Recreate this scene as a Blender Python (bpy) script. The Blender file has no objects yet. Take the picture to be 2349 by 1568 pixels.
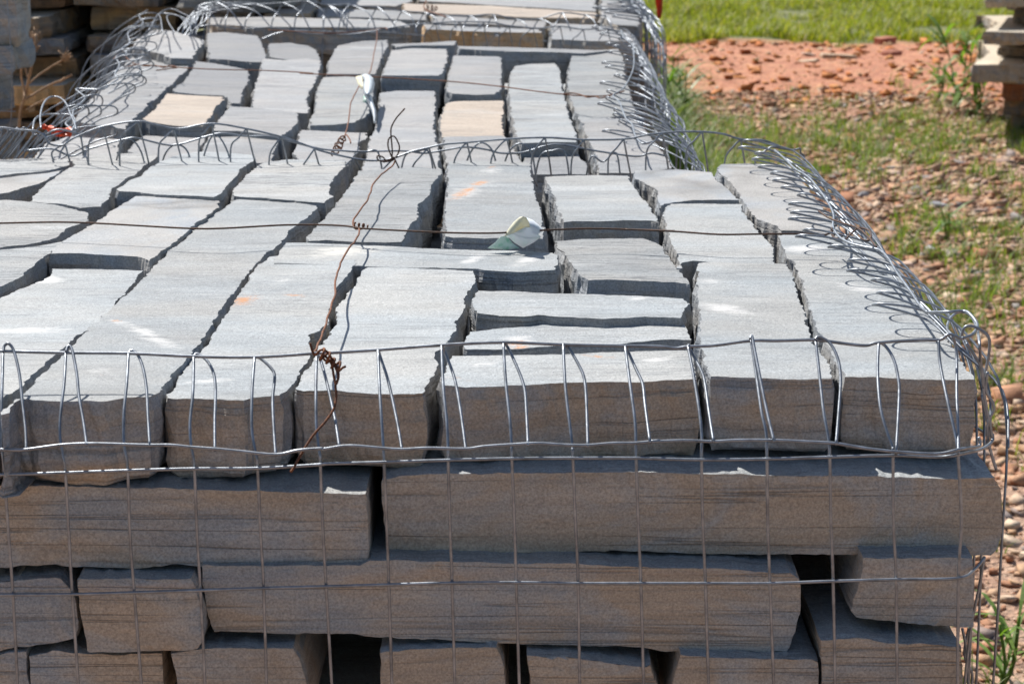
import bpy, bmesh, math, random
import numpy as np
from mathutils import Vector, noise, Matrix
from mathutils.geometry import delaunay_2d_cdt
R = math.radians
scene = bpy.context.scene
COL = scene.collection

# ------------------------------------------------------------------ camera, sky, sun, exposure
CAM_H = 1.40
FPX = 5410.0                      # focal length in pixels of a 2348.7 px wide picture
PITCH = math.atan(1193.0 / FPX)
cd = bpy.data.cameras.new('camera')
cam = bpy.data.objects.new('camera', cd)
COL.objects.link(cam)
cam.location = (0, 0, CAM_H)
cam.rotation_euler = (math.pi / 2 - PITCH, 0, 0)
cd.sensor_width = 36
cd.lens = 36 * FPX / 2348.7
cd.clip_start = 0.05
cd.clip_end = 500
cd.dof.use_dof = True
cd.dof.focus_distance = 2.15
cd.dof.aperture_fstop = 22
scene.camera = cam

SUN_EL, SUN_AZ = 50.0, 35.0       # azimuth: the sun stands beyond the stacks, this far to the left
world = bpy.data.worlds.new('World')
scene.world = world
world.use_nodes = True
wn = world.node_tree.nodes
wl = world.node_tree.links
bg = wn['Background']
sky = wn.new('ShaderNodeTexSky')
sky.sky_type = 'NISHITA'
sky.sun_disc = False
sky.sun_elevation = R(SUN_EL)
sky.sun_rotation = R(-SUN_AZ)
wl.new(sky.outputs[0], bg.inputs[0])
bg.inputs[1].default_value = 0.075
sd = bpy.data.lights.new('sun', 'SUN')
sd.energy = 4.7
sd.angle = R(0.55)
sd.color = (1.0, 0.965, 0.915)
sun = bpy.data.objects.new('sun', sd)
COL.objects.link(sun)
tosun = Vector((-math.sin(R(SUN_AZ)) * math.cos(R(SUN_EL)), math.cos(R(SUN_AZ)) * math.cos(R(SUN_EL)), math.sin(R(SUN_EL))))
sun.rotation_euler = tosun.to_track_quat('Z', 'Y').to_euler()
sun.location = (0, 0, 6)
scene.view_settings.view_transform = 'Standard'
scene.view_settings.look = 'None'
scene.view_settings.exposure = 0.62
scene.view_settings.gamma = 1.0

# ------------------------------------------------------------------ measuring helpers
CT, ST = math.cos(PITCH), math.sin(PITCH)
CROPS = {'D': (0, 0, 1.0), '1': (0, 0, 2.926), '2': (688, 0, 2.731), '3': (1433.5, 0, 2.486), '4': (0, 286.7, 2.731),
         '5': (688, 286.7, 2.56), '6': (1433.5, 344, 2.567), '7': (0, 745.4, 2.926), '8': (745.4, 745.4, 2.731),
         '9': (1490.8, 688, 2.738), 'A': (0, 1089.4, 2.731), 'B': (745.4, 1089.4, 2.731), 'C': (1490.8, 1089.4, 2.738)}

def px(tag, pts):
    ox, oy, s = CROPS[tag]
    return [(ox + a / s, oy + b / s) for a, b in pts]

def ray(x, y):
    u = (x - 1174.3) / FPX
    v = (784 - y) / FPX
    return Vector((u, CT + v * ST, -ST + v * CT))

def at_z(x, y, z):
    d = ray(x, y)
    t = (z - CAM_H) / d.z
    return Vector((0, 0, CAM_H)) + d * t

def at_y(x, y, Y):
    d = ray(x, y)
    return Vector((0, 0, CAM_H)) + d * (Y / d.y)

T = CAM_H - 0.437                 # top of the near stack
T2 = T - 0.02                     # top of the stacks behind

# ------------------------------------------------------------------ object helpers
def tag(o, label=None, cat=None, group=None, kind=None):
    if label: o['label'] = label
    if cat: o['category'] = cat
    if group: o['group'] = group
    if kind: o['kind'] = kind
    return o

def link_mesh(name, verts, faces, mats, parent=None, smooth=False, fm=None, loc=(0, 0, 0)):
    me = bpy.data.meshes.new(name)
    me.from_pydata([tuple(v) for v in verts], [], faces)
    for m in mats: me.materials.append(m)
    if fm: me.polygons.foreach_set('material_index', fm)
    if smooth: me.polygons.foreach_set('use_smooth', [True] * len(me.polygons))
    me.update()
    o = bpy.data.objects.new(name, me)
    o.location = loc
    COL.objects.link(o)
    if parent: o.parent = parent
    return o

def big_mesh(name, V, F, mats, k=3, loc=(0, 0, 0), mi=None, smooth=False):
    """V (n,3) float, F (m,k) int arrays"""
    me = bpy.data.meshes.new(name)
    me.vertices.add(len(V)); me.vertices.foreach_set('co', V.astype(np.float32).ravel())
    me.loops.add(F.size); me.loops.foreach_set('vertex_index', F.astype(np.int32).ravel())
    me.polygons.add(len(F)); me.polygons.foreach_set('loop_start', np.arange(0, F.size, k, dtype=np.int32))
    for m in mats: me.materials.append(m)
    if mi is not None: me.polygons.foreach_set('material_index', mi.astype(np.int32))
    if smooth: me.polygons.foreach_set('use_smooth', np.ones(len(F), dtype=bool))
    me.update(calc_edges=True); me.validate()
    o = bpy.data.objects.new(name, me)
    o.location = loc
    COL.objects.link(o)
    return o

# ------------------------------------------------------------------ material helpers
class NT:
    def __init__(s, name):
        s.m = bpy.data.materials.new(name); s.m.use_nodes = True
        s.n = s.m.node_tree.nodes; s.l = s.m.node_tree.links
        s.b = s.n['Principled BSDF']
    def node(s, t, ins=None, **kw):
        n = s.n.new(t)
        for k, v in kw.items(): setattr(n, k, v)
        if ins:
            for k, v in ins.items(): s.set(n, k, v)
        return n
    def set(s, n, k, v):
        sock = n.inputs[k]
        if isinstance(v, bpy.types.NodeSocket): s.l.new(v, sock)
        else: sock.default_value = v
    def math(s, op, a, b=0.0, c=None, clamp=False):
        n = s.node('ShaderNodeMath', operation=op, use_clamp=clamp)
        s.set(n, 0, a); s.set(n, 1, b)
        if c is not None: s.set(n, 2, c)
        return n.outputs[0]
    def vmath(s, op, a, b=(0, 0, 0)):
        n = s.node('ShaderNodeVectorMath', operation=op)
        s.set(n, 0, a); s.set(n, 1, b)
        return n.outputs[0]
    def noise(s, vec, scale, detail=4, rough=0.55, dist=0.0):
        return s.node('ShaderNodeTexNoise', {'Vector': vec, 'Scale': scale, 'Detail': detail, 'Roughness': rough, 'Distortion': dist}).outputs[0]
    def ramp(s, f, stops):
        n = s.node('ShaderNodeValToRGB')
        e = n.color_ramp.elements
        while len(e) < len(stops): e.new(0.5)
        for i, (p, c) in enumerate(stops):
            e[i].position = p
            e[i].color = (c, c, c, 1) if isinstance(c, (int, float)) else (*c, 1)
        s.set(n, 0, f)
        return n.outputs[0]
    def mix(s, f, a, b, mode='MIX'):
        n = s.node('ShaderNodeMix', data_type='RGBA', blend_type=mode)
        s.set(n, 0, f)
        for k, v in ((6, a), (7, b)):
            if isinstance(v, tuple) and len(v) == 3: v = (*v, 1)
            s.set(n, k, v)
        return n.outputs[2]
    def bump(s, h, strength, dist, nrm=None):
        n = s.node('ShaderNodeBump', {'Strength': strength, 'Distance': dist, 'Height': h})
        if nrm: s.set(n, 'Normal', nrm)
        return n.outputs[0]
    def posr(s):
        """world position moved by a random step for each object"""
        g = s.node('ShaderNodeNewGeometry').outputs['Position']
        r = s.node('ShaderNodeObjectInfo').outputs['Random']
        c = s.node('ShaderNodeCombineXYZ')
        s.l.new(s.math('MULTIPLY', r, 37.0), c.inputs[0]); s.l.new(s.math('MULTIPLY', r, 91.0), c.inputs[1]); s.l.new(s.math('MULTIPLY', r, 53.0), c.inputs[2])
        return s.vmath('ADD', g, c.outputs[0]), g, r
    def scaled(s, v, sc): return s.vmath('MULTIPLY', v, sc)

def stone_top(name, base=(0.270, 0.292, 0.302), warm=(0.300, 0.300, 0.288), stains=(), flake=0.45, var=0.30, white=0.5, yscale=2.2):
    t = NT(name)
    p, g, r = t.posr()
    col = t.mix(t.ramp(t.noise(t.scaled(p, (4, 8, 8)), 1.0, 4), [(0.4, 0.0), (0.62, 1.0)]), base, warm)
    # mottled tone and per stone lightness
    m = t.ramp(t.noise(t.scaled(p, (9, 22, 22)), 1.0, 6, 0.6), [(0.3, 0.85), (0.7, 1.12)])
    col = t.mix(1.0, col, m, 'MULTIPLY')
    pr = t.math('ADD', t.math('MULTIPLY', r, var), 1.0 - var * 0.5)
    cc = t.node('ShaderNodeCombineColor'); [t.l.new(pr, cc.inputs[i]) for i in range(3)]
    col = t.mix(1.0, col, cc.outputs[0], 'MULTIPLY')
    # pale chalky streaks across the cleavage
    w = t.noise(t.scaled(p, (3.0, 11.0, 8)), 1.0, 5, 0.6, 0.6)
    w = t.ramp(w, [(0.60, 0.0), (0.68, 1.0)])
    col = t.mix(t.math('MULTIPLY', w, white * 0.8), col, (0.42, 0.43, 0.43))
    # crystal grain
    gr = t.noise(g, 620, 3, 0.8)
    col = t.mix(1.0, col, t.ramp(gr, [(0.28, 0.55), (0.5, 1.0), (0.66, 1.35), (0.74, 2.0)]), 'MULTIPLY')
    gr2 = t.noise(g, 260, 3, 0.7)
    col = t.mix(1.0, col, t.ramp(gr2, [(0.30, 0.84), (0.7, 1.16)]), 'MULTIPLY')
    # cleavage lines: thin, dark, running across
    ln = t.noise(t.scaled(p, (5, 60, 60)), 1.0, 3, 0.6, 0.4)
    ln = t.math('SUBTRACT', 1.0, t.math('MULTIPLY', t.math('ABSOLUTE', t.math('SUBTRACT', ln, 0.5)), 30.0), clamp=True)
    lm = t.ramp(t.noise(t.scaled(p, (6, 10, 10)), 1.0, 2), [(0.44, 0.0), (0.54, 1.0)])
    ln = t.math('MULTIPLY', ln, t.math('MULTIPLY', lm, flake))
    col = t.mix(ln, col, (0.10, 0.105, 0.11))
    for (c, rot, L, W, colr, thr) in stains:
        mp = t.node('ShaderNodeMapping', vector_type='TEXTURE')
        t.set(mp, 'Vector', g); t.set(mp, 'Location', (c[0], c[1], 0)); t.set(mp, 'Rotation', (0, 0, rot)); t.set(mp, 'Scale', (L, W, 100))
        ln2 = t.node('ShaderNodeVectorMath', operation='LENGTH'); t.set(ln2, 0, t.vmath('MULTIPLY', mp.outputs[0], (1, 1, 0)))
        d = t.math('SUBTRACT', 1.0, ln2.outputs['Value'])
        pale = colr[2] > 0.3
        n1 = t.noise(t.scaled(g, (90, 240, 1) if pale else (190, 520, 1)), 1.0, 6, 0.8, 0.4)
        n0 = t.noise(t.scaled(g, (18, 30, 1)), 1.0, 3, 0.6, 0.5)
        e = t.math('ADD', t.math('MULTIPLY', n1, 0.55), t.math('MULTIPLY', n0, 0.45))
        e = t.math('ADD', t.math('SUBTRACT', e, thr + (0.11 if pale else 0.075)), t.math('MULTIPLY', d, 0.20 if pale else 0.13))
        k = t.math('MULTIPLY', e, 7.0 if pale else 16.0, clamp=True)
        k = t.math('MULTIPLY', k, t.math('MULTIPLY', d, 2.5, clamp=True))
        k = t.math('MULTIPLY', k, 0.75 if pale else 0.85)
        col = t.mix(k, col, colr)
    t.set(t.b, 'Base Color', col)
    t.b.inputs['Roughness'].default_value = 0.62
    t.b.inputs['Specular IOR Level'].default_value = 0.45
    h = t.math('ADD', t.math('MULTIPLY', t.noise(t.scaled(p, (12, 30, 30)), 1.0, 6, 0.6), 1.0), t.math('MULTIPLY', ln, -0.25))
    st = t.noise(t.scaled(p, (9, 26, 26)), 1.0, 5, 0.6, 0.7)
    stp = t.node('ShaderNodeValToRGB'); t.set(stp, 0, st)
    e = stp.color_ramp.elements
    while len(e) < 8: e.new(0.5)
    for i, (a, b) in enumerate([(0.36, 0.0), (0.366, 0.3), (0.46, 0.3), (0.466, 0.6), (0.55, 0.6), (0.556, 0.85), (0.64, 0.85), (0.646, 1.0)]):
        e[i].position = a; e[i].color = (b, b, b, 1)
    nb = t.bump(h, 0.26, 0.008)
    nb = t.bump(stp.outputs[0], 0.9 * flake, 0.0035, nb)
    nb = t.bump(gr2, 0.5, 0.0012, nb)
    nb = t.bump(gr, 0.8, 0.0007, nb)
    t.set(t.b, 'Normal', nb)
    return t.m

def stone_side(name, c1=(0.375, 0.318, 0.250), c2=(0.350, 0.336, 0.308), c3=(0.285, 0.308, 0.322), dark=(0.055, 0.03, 0.022), stain=0.8):
    t = NT(name)
    p, g, r = t.posr()
    f = t.noise(t.scaled(p, (6, 6, 11)), 1.0, 5, 0.62, 1.0)
    f = t.math('ADD', f, t.math('MULTIPLY', t.math('SUBTRACT', r, 0.5), 0.10))
    col = t.ramp(f, [(0.38, c3), (0.48, c2), (0.58, c1)])
    f2 = t.noise(t.scaled(p, (8, 8, 90)), 1.0, 5, 0.6, 0.5)
    col = t.mix(1.0, col, t.ramp(f2, [(0.3, 0.86), (0.7, 1.14)]), 'MULTIPLY')
    ln = t.noise(t.scaled(p, (1.6, 1.6, 85)), 1.0, 2, 0.5, 0.25)
    ln = t.math('SUBTRACT', 1.0, t.math('MULTIPLY', t.math('ABSOLUTE', t.math('SUBTRACT', ln, 0.5)), 42.0), clamp=True)
    lm = t.ramp(t.noise(t.scaled(p, (4, 4, 30)), 1.0, 3), [(0.42, 0.15), (0.60, 1.0)])
    ln = t.math('MULTIPLY', ln, lm)
    col = t.mix(t.math('MULTIPLY', ln, 0.50), col, (0.07, 0.06, 0.05))
    # iron-dark seams
    s = t.ramp(t.noise(t.scaled(p, (7, 7, 45)), 1.0, 4, 0.6, 0.6), [(0.70, 0.0), (0.78, 1.0)])
    col = t.mix(t.math('MULTIPLY', s, stain), col, dark)
    gr = t.noise(g, 520, 3, 0.75)
    col = t.mix(1.0, col, t.ramp(gr, [(0.3, 0.66), (0.7, 1.34)]), 'MULTIPLY')
    t.set(t.b, 'Base Color', col)
    t.b.inputs['Roughness'].default_value = 0.75
    h = t.math('ADD', t.math('ADD', t.noise(t.scaled(p, (20, 20, 60)), 1.0, 6, 0.62), t.math('MULTIPLY', f2, 0.35)), t.math('MULTIPLY', ln, -0.3))
    nb = t.bump(h, 0.6, 0.006)
    nb = t.bump(gr, 0.55, 0.0008, nb)
    t.set(t.b, 'Normal', nb)
    return t.m

def plain(name, c, rough=0.6, metal=0.0, nscale=200, namp=0.3, c2=None):
    t = NT(name)
    g = t.node('ShaderNodeTexCoord').outputs['Object']
    n = t.noise(g, nscale, 4, 0.6)
    if c2: col = t.mix(t.ramp(n, [(0.4, 0.0), (0.6, 1.0)]), c, c2)
    else: col = t.mix(1.0, (*c, 1), t.ramp(n, [(0.3, 1 - namp), (0.7, 1 + namp)]), 'MULTIPLY')
    t.set(t.b, 'Base Color', col)
    t.b.inputs['Roughness'].default_value = rough
    t.b.inputs['Metallic'].default_value = metal
    t.set(t.b, 'Normal', t.bump(n, 0.3, 0.001))
    return t.m

ORANGE = (0.46, 0.18, 0.035)
WHITE = (0.58, 0.57, 0.55)
M_top = stone_top('bluestone_top')
M_side = stone_side('bluestone_split_face')
M_break = stone_side('fresh_grey_break', (0.30, 0.29, 0.275), (0.29, 0.295, 0.295), (0.25, 0.27, 0.29), (0.09, 0.05, 0.045), stain=0.35)
M_tan = stone_top('tan_stone_top', (0.36, 0.29, 0.225), (0.40, 0.33, 0.26), white=0.25, var=0.1)
M_dark = stone_top('dark_slate_top', (0.165, 0.17, 0.18), (0.19, 0.19, 0.19), white=0.12, flake=0.2, var=0.1)
M_rough = stone_top('rough_flaky_top', (0.25, 0.265, 0.27), (0.29, 0.285, 0.27), flake=0.95, white=0.7)
M_cream = stone_side('cream_split_face', (0.55, 0.36, 0.19), (0.52, 0.38, 0.24), (0.42, 0.36, 0.30), stain=0.2)
M_far_side = stone_side('shaded_split_face', (0.17, 0.15, 0.13), (0.15, 0.15, 0.15), (0.13, 0.15, 0.17))  # darker copy of the split face, shade put into its colour
M_flag_top = stone_top('flagstone_top', (0.52, 0.45, 0.34), (0.60, 0.50, 0.37), flake=0.6, white=0.4)
M_flag_side = stone_side('flagstone_edge', (0.34, 0.21, 0.10), (0.24, 0.18, 0.12), (0.17, 0.15, 0.13), stain=0.5)
M_wire = plain('galvanised_wire', (0.25, 0.27, 0.295), 0.42, 0.75, 90, 0.35)
M_rust = plain('rusty_wire', (0.09, 0.035, 0.018), 0.8, 0.2, 300, 0.3, (0.22, 0.08, 0.03))
M_brown = plain('brown_wire', (0.055, 0.035, 0.025), 0.7, 0.4, 300, 0.3, (0.10, 0.05, 0.03))

# ------------------------------------------------------------------ stone builder
def fbm(v, o=4):
    return noise.fractal(v, 0.9, 2.1, o)

def resample(poly, step):
    out = []
    n = len(poly)
    for i in range(n):
        a = Vector(poly[i]); b = Vector(poly[(i + 1) % n])
        L = (b - a).length
        k = max(1, int(round(L / step)))
        for j in range(k): out.append(a.lerp(b, j / k))
    return out

def area(p):
    return 0.5 * sum(p[i][0] * p[(i + 1) % len(p)][1] - p[(i + 1) % len(p)][0] * p[i][1] for i in range(len(p)))

def normals(p):
    n = len(p); out = []
    for i in range(n):
        d = p[(i + 2) % n] - p[(i - 2) % n]
        if d.length < 1e-9: d = Vector((1, 0))
        d.normalize()
        out.append(Vector((d.y, -d.x)))
    return out

def relief(x, y, seed):
    v = Vector((x * 7, y * 9, seed * 1.7))
    return 0.0016 * noise.noise(v) + 0.0007 * noise.noise(Vector((x * 16, y * 32, seed * 3.1)))

def stone(name, poly, depth, axis='z', w0=0.0, step=0.004, jag=0.0019, chip=1.0, rings=None, mats=None, tilt=(0, 0), seed=0,
          bottom_round=0.006, link=True, belly=0.0022, lowf=0.4):
    """poly: outline in the plane (x,y) for axis z (grown downwards from w0) or (x,z) for axis y (grown backwards from w0)"""
    if area(poly) < 0: poly = poly[::-1]
    p = resample(poly, step)
    nr = normals(p)
    # ragged outline
    q = []
    so = Vector((seed * 3.17, seed * 1.31, seed * 7.7))
    for v, n in zip(p, nr):
        s = Vector((v.x, v.y, 0)) + so
        d = fbm(s * 26, 2) * jag * lowf + fbm(s * 120, 4) * jag * 0.75 + (noise.cell(s * 75) - 0.5) * jag * (0.5 if axis == 'z' else 0.3) + (noise.cell(s * 31) - 0.5) * jag * (0.6 if axis == 'z' else 0.25)
        q.append(v + n * d)
    nr = normals(q)
    if rings is None:
        rings = [0.0, 0.0035, 0.010, 0.022, 0.036, 0.050, 1.0]
    c = sum(q, Vector((0, 0))) / len(q)
    verts, rs = [], []
    N = len(q)
    wd = [w for w in rings if w < depth - 0.008] + [depth - 0.004, depth]
    for k, w in enumerate(wd):
        for i, (v, n) in enumerate(zip(q, nr)):
            s = Vector((v.x, v.y, w)) + so
            ww = w; off = 0.0
            if k == 0:
                ch = max(0.0, fbm(s * 30, 3) * 0.55 + 0.0) * chip
                off = -(0.0004 + 0.003 * ch)
            elif k == 1:
                ch = max(0.0, fbm((s - Vector((0, 0, w))) * 30, 3) * 0.55) * chip
                off = -0.0002 + 0.0005 * noise.noise(s * 200)
                ww = w * 0.5 + 0.012 * ch
            elif k >= len(wd) - 1:
                off = -bottom_round * (1.0 + 1.2 * noise.noise(s * 20))
                ww = w + 0.004 * noise.noise(s * 14)
            else:
                tt = w / depth
                off = belly * math.sin(math.pi * min(1, tt)) * (0.6 + noise.noise(s * 9)) + fbm(s * 55, 4) * jag * (2.0 if axis == 'z' else 1.2) + fbm(s * 170, 3) * 0.0009
                if k == len(wd) - 2: off -= 0.3 * bottom_round
                if k == 2: ww = w + 0.004 * max(0, fbm((s - Vector((0, 0, w))) * 30, 3)) * chip
            vv = v + n * off
            if axis == 'z':
                z = w0 - ww + tilt[0] * (vv.x - c.x) + tilt[1] * (vv.y - c.y) + (relief(vv.x, vv.y, seed) if k < 2 else 0)
                verts.append((vv.x - c.x, vv.y - c.y, z - w0))
            else:
                verts.append((vv.x - c.x, w0 + ww - w0 + tilt[0] * (vv.x - c.x), vv.y - c.y))
    faces = []
    K = len(wd)
    flip = axis == 'y'
    for k in range(K - 1):
        for i in range(N):
            a, b = k * N + i, k * N + (i + 1) % N
            f = (a, a + N, b + N, b)
            faces.append(f if not flip else f)
    # front cap: constrained triangulation with inner points, so that the surface undulates
    ring = [(verts[i][0], verts[i][1] if axis == 'z' else verts[i][2]) for i in range(N)]
    xs_ = [a for a, b in ring]; ys_ = [b for a, b in ring]
    gs = max(0.012, step * 2.5)
    inner = []
    yy = min(ys_) + gs / 2
    while yy < max(ys_):
        xx_ = min(xs_) + gs / 2
        while xx_ < max(xs_):
            inside = False
            j = N - 1
            for i in range(N):
                if (ring[i][1] > yy) != (ring[j][1] > yy) and xx_ < (ring[j][0] - ring[i][0]) * (yy - ring[i][1]) / (ring[j][1] - ring[i][1]) + ring[i][0]: inside = not inside
                j = i
            if inside: inner.append(Vector((xx_ + 0.2 * gs * noise.noise(Vector((xx_ * 99, yy * 99, 0))), yy)))
            xx_ += gs
        yy += gs
    cv, ce, cf, _, _, _ = delaunay_2d_cdt([Vector(a) for a in ring] + inner, [], [list(range(N))], 1, 1e-5)
    base = len(verts)
    for v in cv:
        if axis == 'z': verts.append((v.x, v.y, tilt[0] * v.x + tilt[1] * v.y + relief(v.x + c.x, v.y + c.y, seed)))
        else: verts.append((v.x, tilt[0] * v.x + 1.5 * (relief(v.x + c.x, v.y + c.y, seed) if (min(abs(v.x - a) + abs(v.y - b) for a, b in ring[::4]) > 0.006) else 0), v.y))
    for f in cf: faces.append(tuple(base + i for i in f) if axis == 'z' else tuple(base + i for i in f))
    faces.append(tuple(range((K - 1) * N, K * N))[::-1])
    mats = mats or [M_top, M_side]
    me = bpy.data.meshes.new(name)
    me.from_pydata(verts, [], faces)
    for m in mats: me.materials.append(m)
    bm = bmesh.new(); bm.from_mesh(me)
    bmesh.ops.remove_doubles(bm, verts=bm.verts, dist=0.00008)
    bmesh.ops.recalc_face_normals(bm, faces=bm.faces)
    for f in bm.faces: f.material_index = 0 if f.normal.z > 0.55 else (2 if len(mats) > 2 and f.normal.y < -0.55 else 1)
    bm.to_mesh(me); bm.free()
    o = bpy.data.objects.new(name, me)
    o.location = (c.x, c.y, w0) if axis == 'z' else (c.x, w0, c.y)
    if link: COL.objects.link(o)
    return o

RG = {'n': 0}
def top_stone(crop, pts, label, zoff=0.0, thick=0.062, base=T, mats=None, tilt=None, group=None, step=0.004, name='stone_block', front=False, **kw):
    RG['n'] += 1
    rnd = random.Random(RG['n'] * 77)
    z = base + zoff
    P = [at_z(x, y, z) for x, y in px(crop, pts)]
    poly = [Vector((v.x, v.y)) for v in P]
    if tilt is None: tilt = (rnd.uniform(-0.012, 0.012), rnd.uniform(-0.014, 0.014))
    o = stone(name, poly, thick, 'z', z, step=step, mats=(mats or [M_top]) [:1] + ([M_break, M_side] if front else [M_break]) if base == T else mats, tilt=tilt, seed=RG['n'], **kw)
    tag(o, label, 'stone', group)
    return o

def face_stone(parts, label, Y, depth=0.28, group=None, mats=None, name='stone_block', rot=0.0, **kw):
    RG['n'] += 1
    pts = []
    for crop, pp in parts: pts += px(crop, pp)
    poly = [Vector((v.x, v.z)) for v in (at_y(x, y, Y) for x, y in pts)]
    o = stone(name, poly, depth, 'y', Y, step=0.005, mats=mats, tilt=(rot, 0), seed=RG['n'], belly=0.0, jag=0.0011, lowf=0.2, chip=0.25,
              rings=[0.0, 0.003, 0.009, 0.02, 0.04, 0.07, 0.11, 0.16, 0.22], **kw)
    tag(o, label, 'stone', group)
    return o

def world_xy(crop, x, y, z=T):
    a, b = px(crop, [(x, y)])[0]
    v = at_z(a, b, z)
    return (v.x, v.y)

def stain(crop, p0, p1, W, col, thr=0.5):
    a = Vector(world_xy(crop, *p0)); b = Vector(world_xy(crop, *p1))
    d = b - a
    return ((a + b) / 2, math.atan2(d.y, d.x), d.length / 2 * 1.25, W, col, thr)

# ------------------------------------------------------------------ near stack, top course
G1 = 'stones in the top course of the near stack'
M_s3 = stone_top('stained_top_a', stains=[stain('4', (1440, 1150), (1600, 1060), 0.022, ORANGE, 0.50), stain('4', (1760, 1045), (1930, 1095), 0.012, ORANGE, 0.52),
                 stain('7', (1200, 355), (1600, 330), 0.012, WHITE, 0.42), stain('4', (1640, 1040), (1900, 930), 0.030, WHITE, 0.52), stain('7', (1530, 140), (1700, 180), 0.012, ORANGE, 0.58)])
M_s15 = stone_top('stained_top_b', stains=[stain('5', (870, 465), (1100, 320), 0.030, WHITE, 0.47), stain('5', (1040, 320), (1190, 240), 0.025, WHITE, 0.5), stain('5', (875, 460), (1110, 310), 0.014, ORANGE, 0.49), stain('5', (1090, 270), (1190, 240), 0.010, ORANGE, 0.52)])
M_s6 = stone_top('stained_top_c', stains=[stain('5', (1280, 1180), (1280, 1310), 0.022, WHITE, 0.46), stain('5', (1285, 1230), (1285, 1305), 0.014, ORANGE, 0.49)])
M_s7 = stone_top('stained_top_d', stains=[stain('8', (1600, 180), (1860, 212), 0.009, ORANGE, 0.50), stain('8', (760, 325), (1050, 375), 0.010, ORANGE, 0.54), stain('8', (1950, 230), (2230, 195), 0.012, WHITE, 0.46), stain('8', (840, 265), (1100, 240), 0.012, WHITE, 0.46)])
M_s8 = stone_top('streaked_top_a', stains=[stain('6', (440, 920), (760, 990), 0.022, WHITE, 0.42), stain('6', (440, 770), (600, 810), 0.020, WHITE, 0.46)])
M_s9 = stone_top('streaked_top_b', stains=[stain('6', (930, 600), (1200, 570), 0.035, WHITE, 0.42), stain('6', (1200, 780), (1600, 850), 0.025, WHITE, 0.46), stain('6', (1050, 770), (1300, 790), 0.012, WHITE, 0.48)])
M_s17 = stone_top('streaked_top_c', stains=[stain('5', (50, 800), (500, 720), 0.04, (0.55, 0.53, 0.48), 0.40), stain('5', (950, 840), (1100, 760), 0.012, WHITE, 0.44), stain('5', (1240, 850), (1400, 780), 0.016, WHITE, 0.44)])
M_s5 = stone_top('streaked_top_d', stains=[stain('5', (1750, 990), (2050, 1040), 0.014, WHITE, 0.44), stain('5', (1900, 1050), (2100, 1040), 0.010, WHITE, 0.44)])
M_s1 = stone_top('streaked_top_e', stains=[stain('4', (-100, 1275), (520, 1290), 0.03, WHITE, 0.46), stain('4', (100, 960), (310, 930), 0.05, (0.62, 0.61, 0.58), 0.30)])
M_s2 = stone_top('streaked_top_f', stains=[stain('4', (680, 1200), (1150, 1430), 0.016, WHITE, 0.46), stain('4', (700, 1215), (780, 1240), 0.012, ORANGE, 0.56), stain('7', (700, 260), (650, 350), 0.03, WHITE, 0.5), stain('7', (640, 345), (720, 335), 0.012, ORANGE, 0.56)])
M_s12 = stone_top('purple_chipped_top', stains=[stain('6', (190, 245), (300, 285), 0.02, (0.20, 0.15, 0.145), 0.36)])

top_stone('D', [(330, 620), (285, 675), (240, 735), (185, 768), (130, 818), (55, 888), (-14, 934), (-70, 942), (-250, 945), (-180, 850), (-60, 722), (0, 680), (40, 662), (58, 655), (113, 630), (115, 612), (200, 614)],
          'grey block with a pale band across it at the left end of the front edge', 0.0, 0.064, mats=[M_s1, M_side], front=True, group=G1)
top_stone('D', [(10, 949), (14, 939), (40, 915), (85, 918), (143, 923), (191, 921), (239, 923), (290, 916), (342, 913), (362, 906), (371, 899), (383, 879), (410, 844), (441, 810), (468, 776), (491, 737), (520, 697), (549, 657), (564, 635), (586, 609), (615, 580), (644, 558), (670, 528), (696, 506), (718, 488), (732, 477), (729, 472), (688, 466), (630, 462), (593, 457), (549, 455), (535, 459), (509, 477), (454, 514), (432, 539), (381, 580), (346, 613), (337, 624), (308, 653), (278, 682), (249, 708), (223, 730), (201, 752), (176, 778), (146, 808), (92, 860), (58, 892)],
          'very long narrow grey block reaching from the front edge diagonally past the middle', 0.001, 0.066, mats=[M_s2, M_side], front=True, group=G1, tilt=(0, 0))
top_stone('7', [(1890, 442), (1800, 450), (1700, 457), (1640, 478), (1550, 478), (1400, 465), (1300, 458), (1180, 458), (1105, 452), (1115, 425), (1185, 335), (1225, 275), (1310, 190), (1380, 110), (1460, 0), (1530, -110), (1600, -210), (1660, -310), (1740, -400), (1800, -440), (2000, -462), (2250, -473), (2452, -475), (2390, -395), (2330, -300), (2270, -225), (2232, -140), (2210, -60), (2225, 0), (2150, 40), (2090, 62), (2075, 105), (2110, 135), (2060, 240), (2000, 330), (1930, 402)],
          'long grey block with orange rust speckles on top, front edge left of the rusty knot', 0.0, 0.063, mats=[M_s3, M_side], front=True, group=G1)
top_stone('5', [(395, 847), (600, 852), (850, 866), (1015, 878), (1030, 892), (1033, 930), (1008, 962), (985, 1012), (968, 1080), (930, 1142), (920, 1190), (888, 1242), (868, 1292), (818, 1330), (812, 1385), (800, 1450), (760, 1495), (735, 1538), (725, 1548), (640, 1552), (430, 1552), (300, 1545), (180, 1535), (20, 1540), (-45, 1528), (0, 1455), (60, 1380), (110, 1300), (160, 1240), (205, 1170), (195, 1105), (240, 1050), (295, 980), (330, 925), (372, 862)],
          'long grey block right of the rusty tie wire, its near end at the front edge', -0.001, 0.062, front=True, group=G1)
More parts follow.
